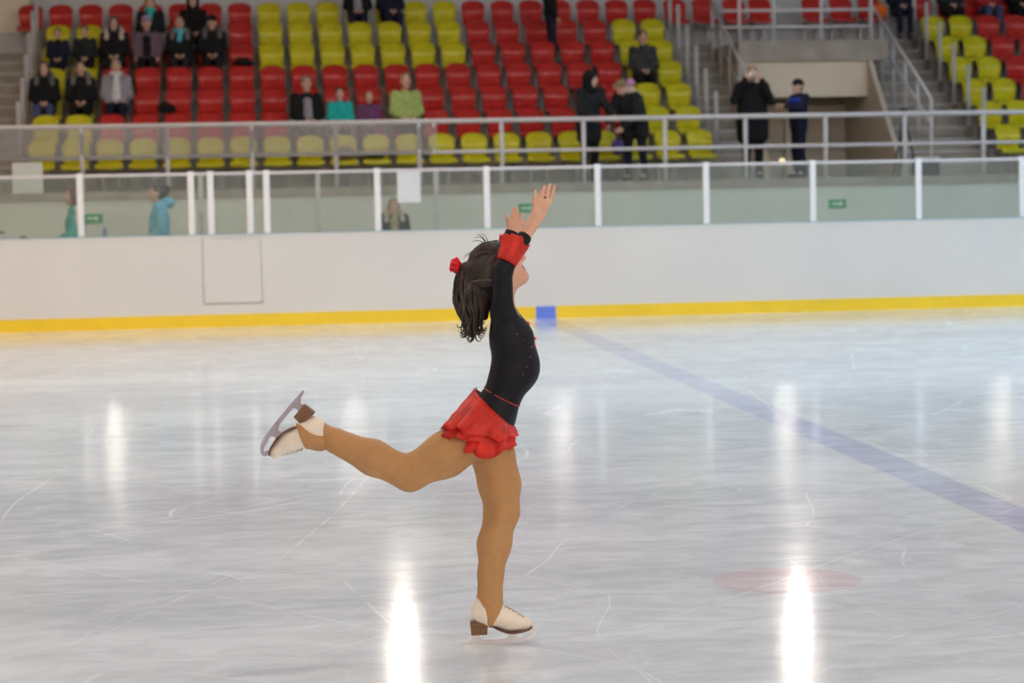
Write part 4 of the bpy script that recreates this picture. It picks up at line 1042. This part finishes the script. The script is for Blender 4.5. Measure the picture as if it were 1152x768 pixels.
# ------------------------------------------------------------------ ruffled red skirt and cuffs
def ruffle(name, c0, a0, b0, c1, a1, b1, waves, amp, drop, seed, m, par, rows=9, n=120, t_range=(0, math.tau), sqr=0.):
    "cloth from ring 0 down to ring 1; a and b are the half axes of each ring"
    rg = random.Random(seed); ph = [rg.uniform(0, 6.28) for _ in range(6)]
    c0, a0, b0, c1, a1, b1 = [Vector(map(float, x)) for x in (c0, a0, b0, c1, a1, b1)]; down = (c1-c0).normalized()
    G = []
    for i in range(rows):
        s_ = i/(rows-1); row = []
        for j in range(n+1):
            t = t_range[0]+(t_range[1]-t_range[0])*j/n
            e = s_**.8
            ct, st_ = math.cos(t), math.sin(t); ex_ = 1-sqr*s_; ct = math.copysign(abs(ct)**ex_, ct); st_ = math.copysign(abs(st_)**ex_, st_)
            p = c0.lerp(c1, s_)+a0.lerp(a1, e)*ct+b0.lerp(b1, e)*st_
            out = (a1*math.cos(t)+b1*math.sin(t)).normalized()
            wv = .3*math.sin(waves*4.3*t+ph[5]+2*s_)+math.sin(waves*t+ph[0])+.5*math.sin(waves*2.1*t+ph[1])+.35*math.sin(waves*.6*t+ph[2])
            p = p+out*(amp*wv*s_**1.2)+down*(drop*s_*(math.sin(waves*.5*t+ph[3])+.6*math.sin(waves*1.3*t+ph[4]+1)))
            p = p+out*(.004*math.sin(30*s_+ph[5]+3*math.sin(5*t)))*s_
            row.append(p)
        G.append(row)
    return MB().sheet(G, .0016).build(name, m, par, True)
c0 = (S(537, 441)+S(573, 474))/2; a0 = (S(574, 475)-S(536, 439))/2
skirt = thing('skirt', '', '', (0, 0, 0)) if False else None
b0 = np.array((0, .150, 0)); c1 = S(538, 492, -.012); a1 = (S(577, 499)-S(498, 485))/2; b1 = np.array((0, .180, 0))
c1 = S(538, 493, -.015); a1 = (S(577, 500)-S(499, 486))/2; b1 = np.array((0, .185, 0))
sk1 = ruffle('skirt', c0, a0*1.06, b0*.93, c1, a1, b1, 8, .010, .008, 5, red_m, sk, sqr=.38)
ruffle('skirt_ruffle', c0, a0*1.12, b0*.97, S(540, 484, -.018), (S(578, 488)-S(502, 476))/2, np.array((0, .194, 0)), 7, .012, .010, 11, red_m, sk1, sqr=.42)
ruffle('skirt_ruffle', c0+(S(541, 486, -.01)-c0)*.15, a0*1.1, b0*1.0, S(549, 503, -.022), (S(576, 504)-S(522, 502))/2, np.array((0, .200, 0)), 5, .010, .016, 21, red_m, sk1, sqr=.42)
# white button at the back of the waist
p = S(534.5, 435.5); MB().lathe([(.001, -.006), (.008, -.004), (.009, 0), (.008, .004), (.001, .006)], 12, (p[0], -.03, p[2])).build('button', post_white, leo, True)
# cuffs round the forearms, flaring towards the hands
def cuff(lowp, lowr, hip_, hir, wd0, wd1, seed):
    A, Bp = Vector(S(*lowp, wd0)), Vector(S(*hip_, wd1)); ax = (Bp-A).normalized(); e1 = ax.cross(Vector((0, 1, 0))).normalized(); e2 = ax.cross(e1)
    return ruffle('cuff', A, e1*lowr, e2*lowr, Bp, e1*hir, e2*hir, 5, .006, .008, seed, red_m, sk, rows=9, n=60)
cuff((569.5, 295), r_(11.5), (582, 269), r_(14.5), -.16, -.142, 31)
cuff((570, 287), r_(11), (575.5, 267), r_(12), .138, .12, 47)
# finger ring
p = Vector(S(612.2, 222, -.127)); pts = [p+Vector((math.cos(t)*.009, math.sin(t)*.0105, .003*math.cos(t))) for t in [math.tau*k/14 for k in range(15)]]
fr = MB().tube(pts, .0018, 6).build('ring', dark_metal, sk, True); MB().lathe([(.001, -.004), (.0045, -.001), (.0045, .001), (.001, .004)], 8, (p.x+.004, p.y-.012, p.z)).build('stone', black_plastic, fr, True)

# ------------------------------------------------------------------ hair: cap, gathered at the back, long wavy tail
f = Field(np.array(HC)-.34, np.array(HC)+.22, .0045)
f.ell(hp(-.018, 0, .018), (.085, .073, .080), HR); f.ell(hp(-.066, 0, -.010), (.048, .060, .062), HR, k=.04)
f.ell(hp(-.108, 0, -.036), (.026, .036, .036), HR, k=.035)
for zz in (-.055, .055): f.ell(hp(-.035, zz, -.02), (.055, .024, .05), HR, k=.03)
g = Field(np.array(HC)-.34, np.array(HC)+.22, .0045); g.ell(hp(.108, 0, -.05), (.092, .09, .118), HR); f.put((slice(None),)*3, g.D, .01, True)
tail = [S(523, 308), S(525, 325), S(530, 347), S(535, 366)]
for (a, b), (ra, rb) in zip(zip(tail, tail[1:]), ((.026, .032), (.032, .030), (.030, .012))):
    f.cap(a, b, ra, rb, k=.03, sq=((0, 1, 0), .8))
f.cap(S(540, 305, 0), S(545, 335, 0), .042, .030, k=.03); f.cap(S(545, 335), S(545, 356), .030, .015, k=.03)
f.ell(S(522, 304), (.026, .034, .026), None, k=.03)
hair = skin_part('hair', f, hair_m)
rh = random.Random(12); mbd, mbl = MB(), MB()
# combed strands over the crown towards the gather
for k in range(150):
    y = rh.uniform(-.072, .072); st = rh.uniform(0, 1)
    a0_ = hp(.065-.05*st, y*.85, .085-.10*st*abs(y)/.08); 
    pts = []
    for i in range(9):
        s_ = i/8; th_ = math.radians(35+150*s_*1.0-20*st)
        rad_f, rad_u = .0885+.004*rh.random(), .0835+.004*rh.random()
        yy = y*(1-s_**2*.75); sh = math.sqrt(max(.05, 1-(yy/.078)**2))
        pts.append(hp(-.018+math.cos(th_)*rad_f*sh, yy, .018+math.sin(th_)*rad_u*sh-.012*s_*st))
    (mbd if rh.random() < .62 else mbl).tube(pts, [.0012]+[.0024]*7+[.0012], 5)
# side strands sweeping back across the near side of the head
for k in range(70):
    u0 = rh.uniform(-.03, .07); pts = []
    for i in range(8):
        s_ = i/7; fx = .035-.145*s_; uz = u0*(1-s_*.55)+.006*math.sin(3*s_+k); q_ = max(.02, 1-((fx+.02)/.105)**2-((uz-.018)/.098)**2)
        pts.append(hp(fx, -.077*math.sqrt(q_)-.002, uz-.03*s_))
    (mbd if rh.random() < .6 else mbl).tube(pts, [.0012]+[.0022]*6+[.0012], 5)
# the tail: wavy locks
for k in range(190):
    x0 = rh.uniform(0, 1); y = rh.uniform(-.058, .04); ln = rh.uniform(.55, 1.0)
    top = np.array(S(513+34*x0, 304+8*rh.random(), y*.8)); bot = np.array(S(521+27*x0-6*(x0 > .8), 384-10*abs(x0-.45)*2-3*rh.random(), y))
    amp = rh.uniform(.004, .011); ph = rh.uniform(0, 6.28); fr_ = rh.uniform(1.2, 2.4); pts = []
    for i in range(14):
        s_ = i/13*ln
        p = top*(1-s_)+bot*s_; bulge = -math.sin(math.pi*min(1, s_*1.3))*.022*(1-x0*1.3)
        p = p+np.array((bulge+amp*math.sin(ph+fr_*6.28*s_)*s_**.7, amp*.8*math.cos(ph+fr_*6.28*s_)*s_**.7, 0))
        pts.append(p)
    if ln > .85 and rh.random() < .5:                      # a curl at the end
        e = np.array(pts[-1]); 
        for i in range(6): a_ = i*.7; pts.append(e+np.array((.010*(1-math.cos(a_))*(1 if x0 > .5 else -1), .004*i/6, -.010*math.sin(a_))))
    rr_ = rh.uniform(.0022, .0042)
    (mbd if rh.random() < .7 else mbl).tube(pts, [rr_*(.7+.3*math.sin(math.pi*min(1, i/(len(pts)-1)*1.1))) if i < len(pts)-3 else rr_*.45 for i in range(len(pts))], 5)
# flyaway wisps over the brow
for a_, b_, c_ in (((546, 274), (543, 263), (533, 268)), ((545, 274), (538, 268), (531, 272)), ((547, 273), (541, 262), (536, 264)), ((547, 275), (556, 268), (562, 271)), ((551, 272), (558, 269), (564, 273)), ((541, 279), (533, 280), (522, 288)), ((538, 281), (530, 283), (521, 291)), ((549, 274), (548, 264), (541, 262.5))):
    pts = [S(*[(1-t)**2*a_[i]+2*t*(1-t)*b_[i]+t*t*c_[i] for i in (0, 1)], -.02) for t in [i/8 for i in range(9)]]
    mbd.tube(pts, [.0018]*3+[.0014]*4+[.0008]*2, 5)
tag(mbd.build('hair_strands', hair_m, hair, True), None, None, None, 'stuff'); tag(mbl.build('hair_strands', hair_l, hair, True), None, None, None, 'stuff')
# light band across the side of the head
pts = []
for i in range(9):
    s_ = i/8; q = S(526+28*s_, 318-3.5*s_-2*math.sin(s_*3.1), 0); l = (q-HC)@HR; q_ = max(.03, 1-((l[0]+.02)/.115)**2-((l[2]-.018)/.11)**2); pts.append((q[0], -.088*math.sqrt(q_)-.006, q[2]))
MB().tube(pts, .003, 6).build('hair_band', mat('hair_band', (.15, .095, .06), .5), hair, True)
# red flower clip: a ball of ragged petals on the gather
p = Vector(S(517.5, 300.5, -.015)); mb = MB(); rf = random.Random(9)
for k in range(26):
    dr = Vector((-.75+.9*(rf.random()-.5)*1.3, 1.5*(rf.random()-.5), .35+1.4*(rf.random()-.5))).normalized(); side = dr.cross(Vector((rf.random()-.5, rf.random()-.5, rf.random()-.5))).normalized(); nn = dr.cross(side)
    ln = rf.uniform(.028, .044)
    G = [[p+dr*(ln*v)+side*(uu*.014*math.sin(.5+v*2.0))+nn*(.004*v*v*math.sin(5*uu+k)) for uu in (-1, -.4, .4, 1)] for v in (0., .35, .7, 1.)]
    mb.sheet(G, .0015)
o = mb.build('flower_clip', mat('flower_red', (.80, .02, .03), .5), hair, True); o['kind'] = 'stuff'
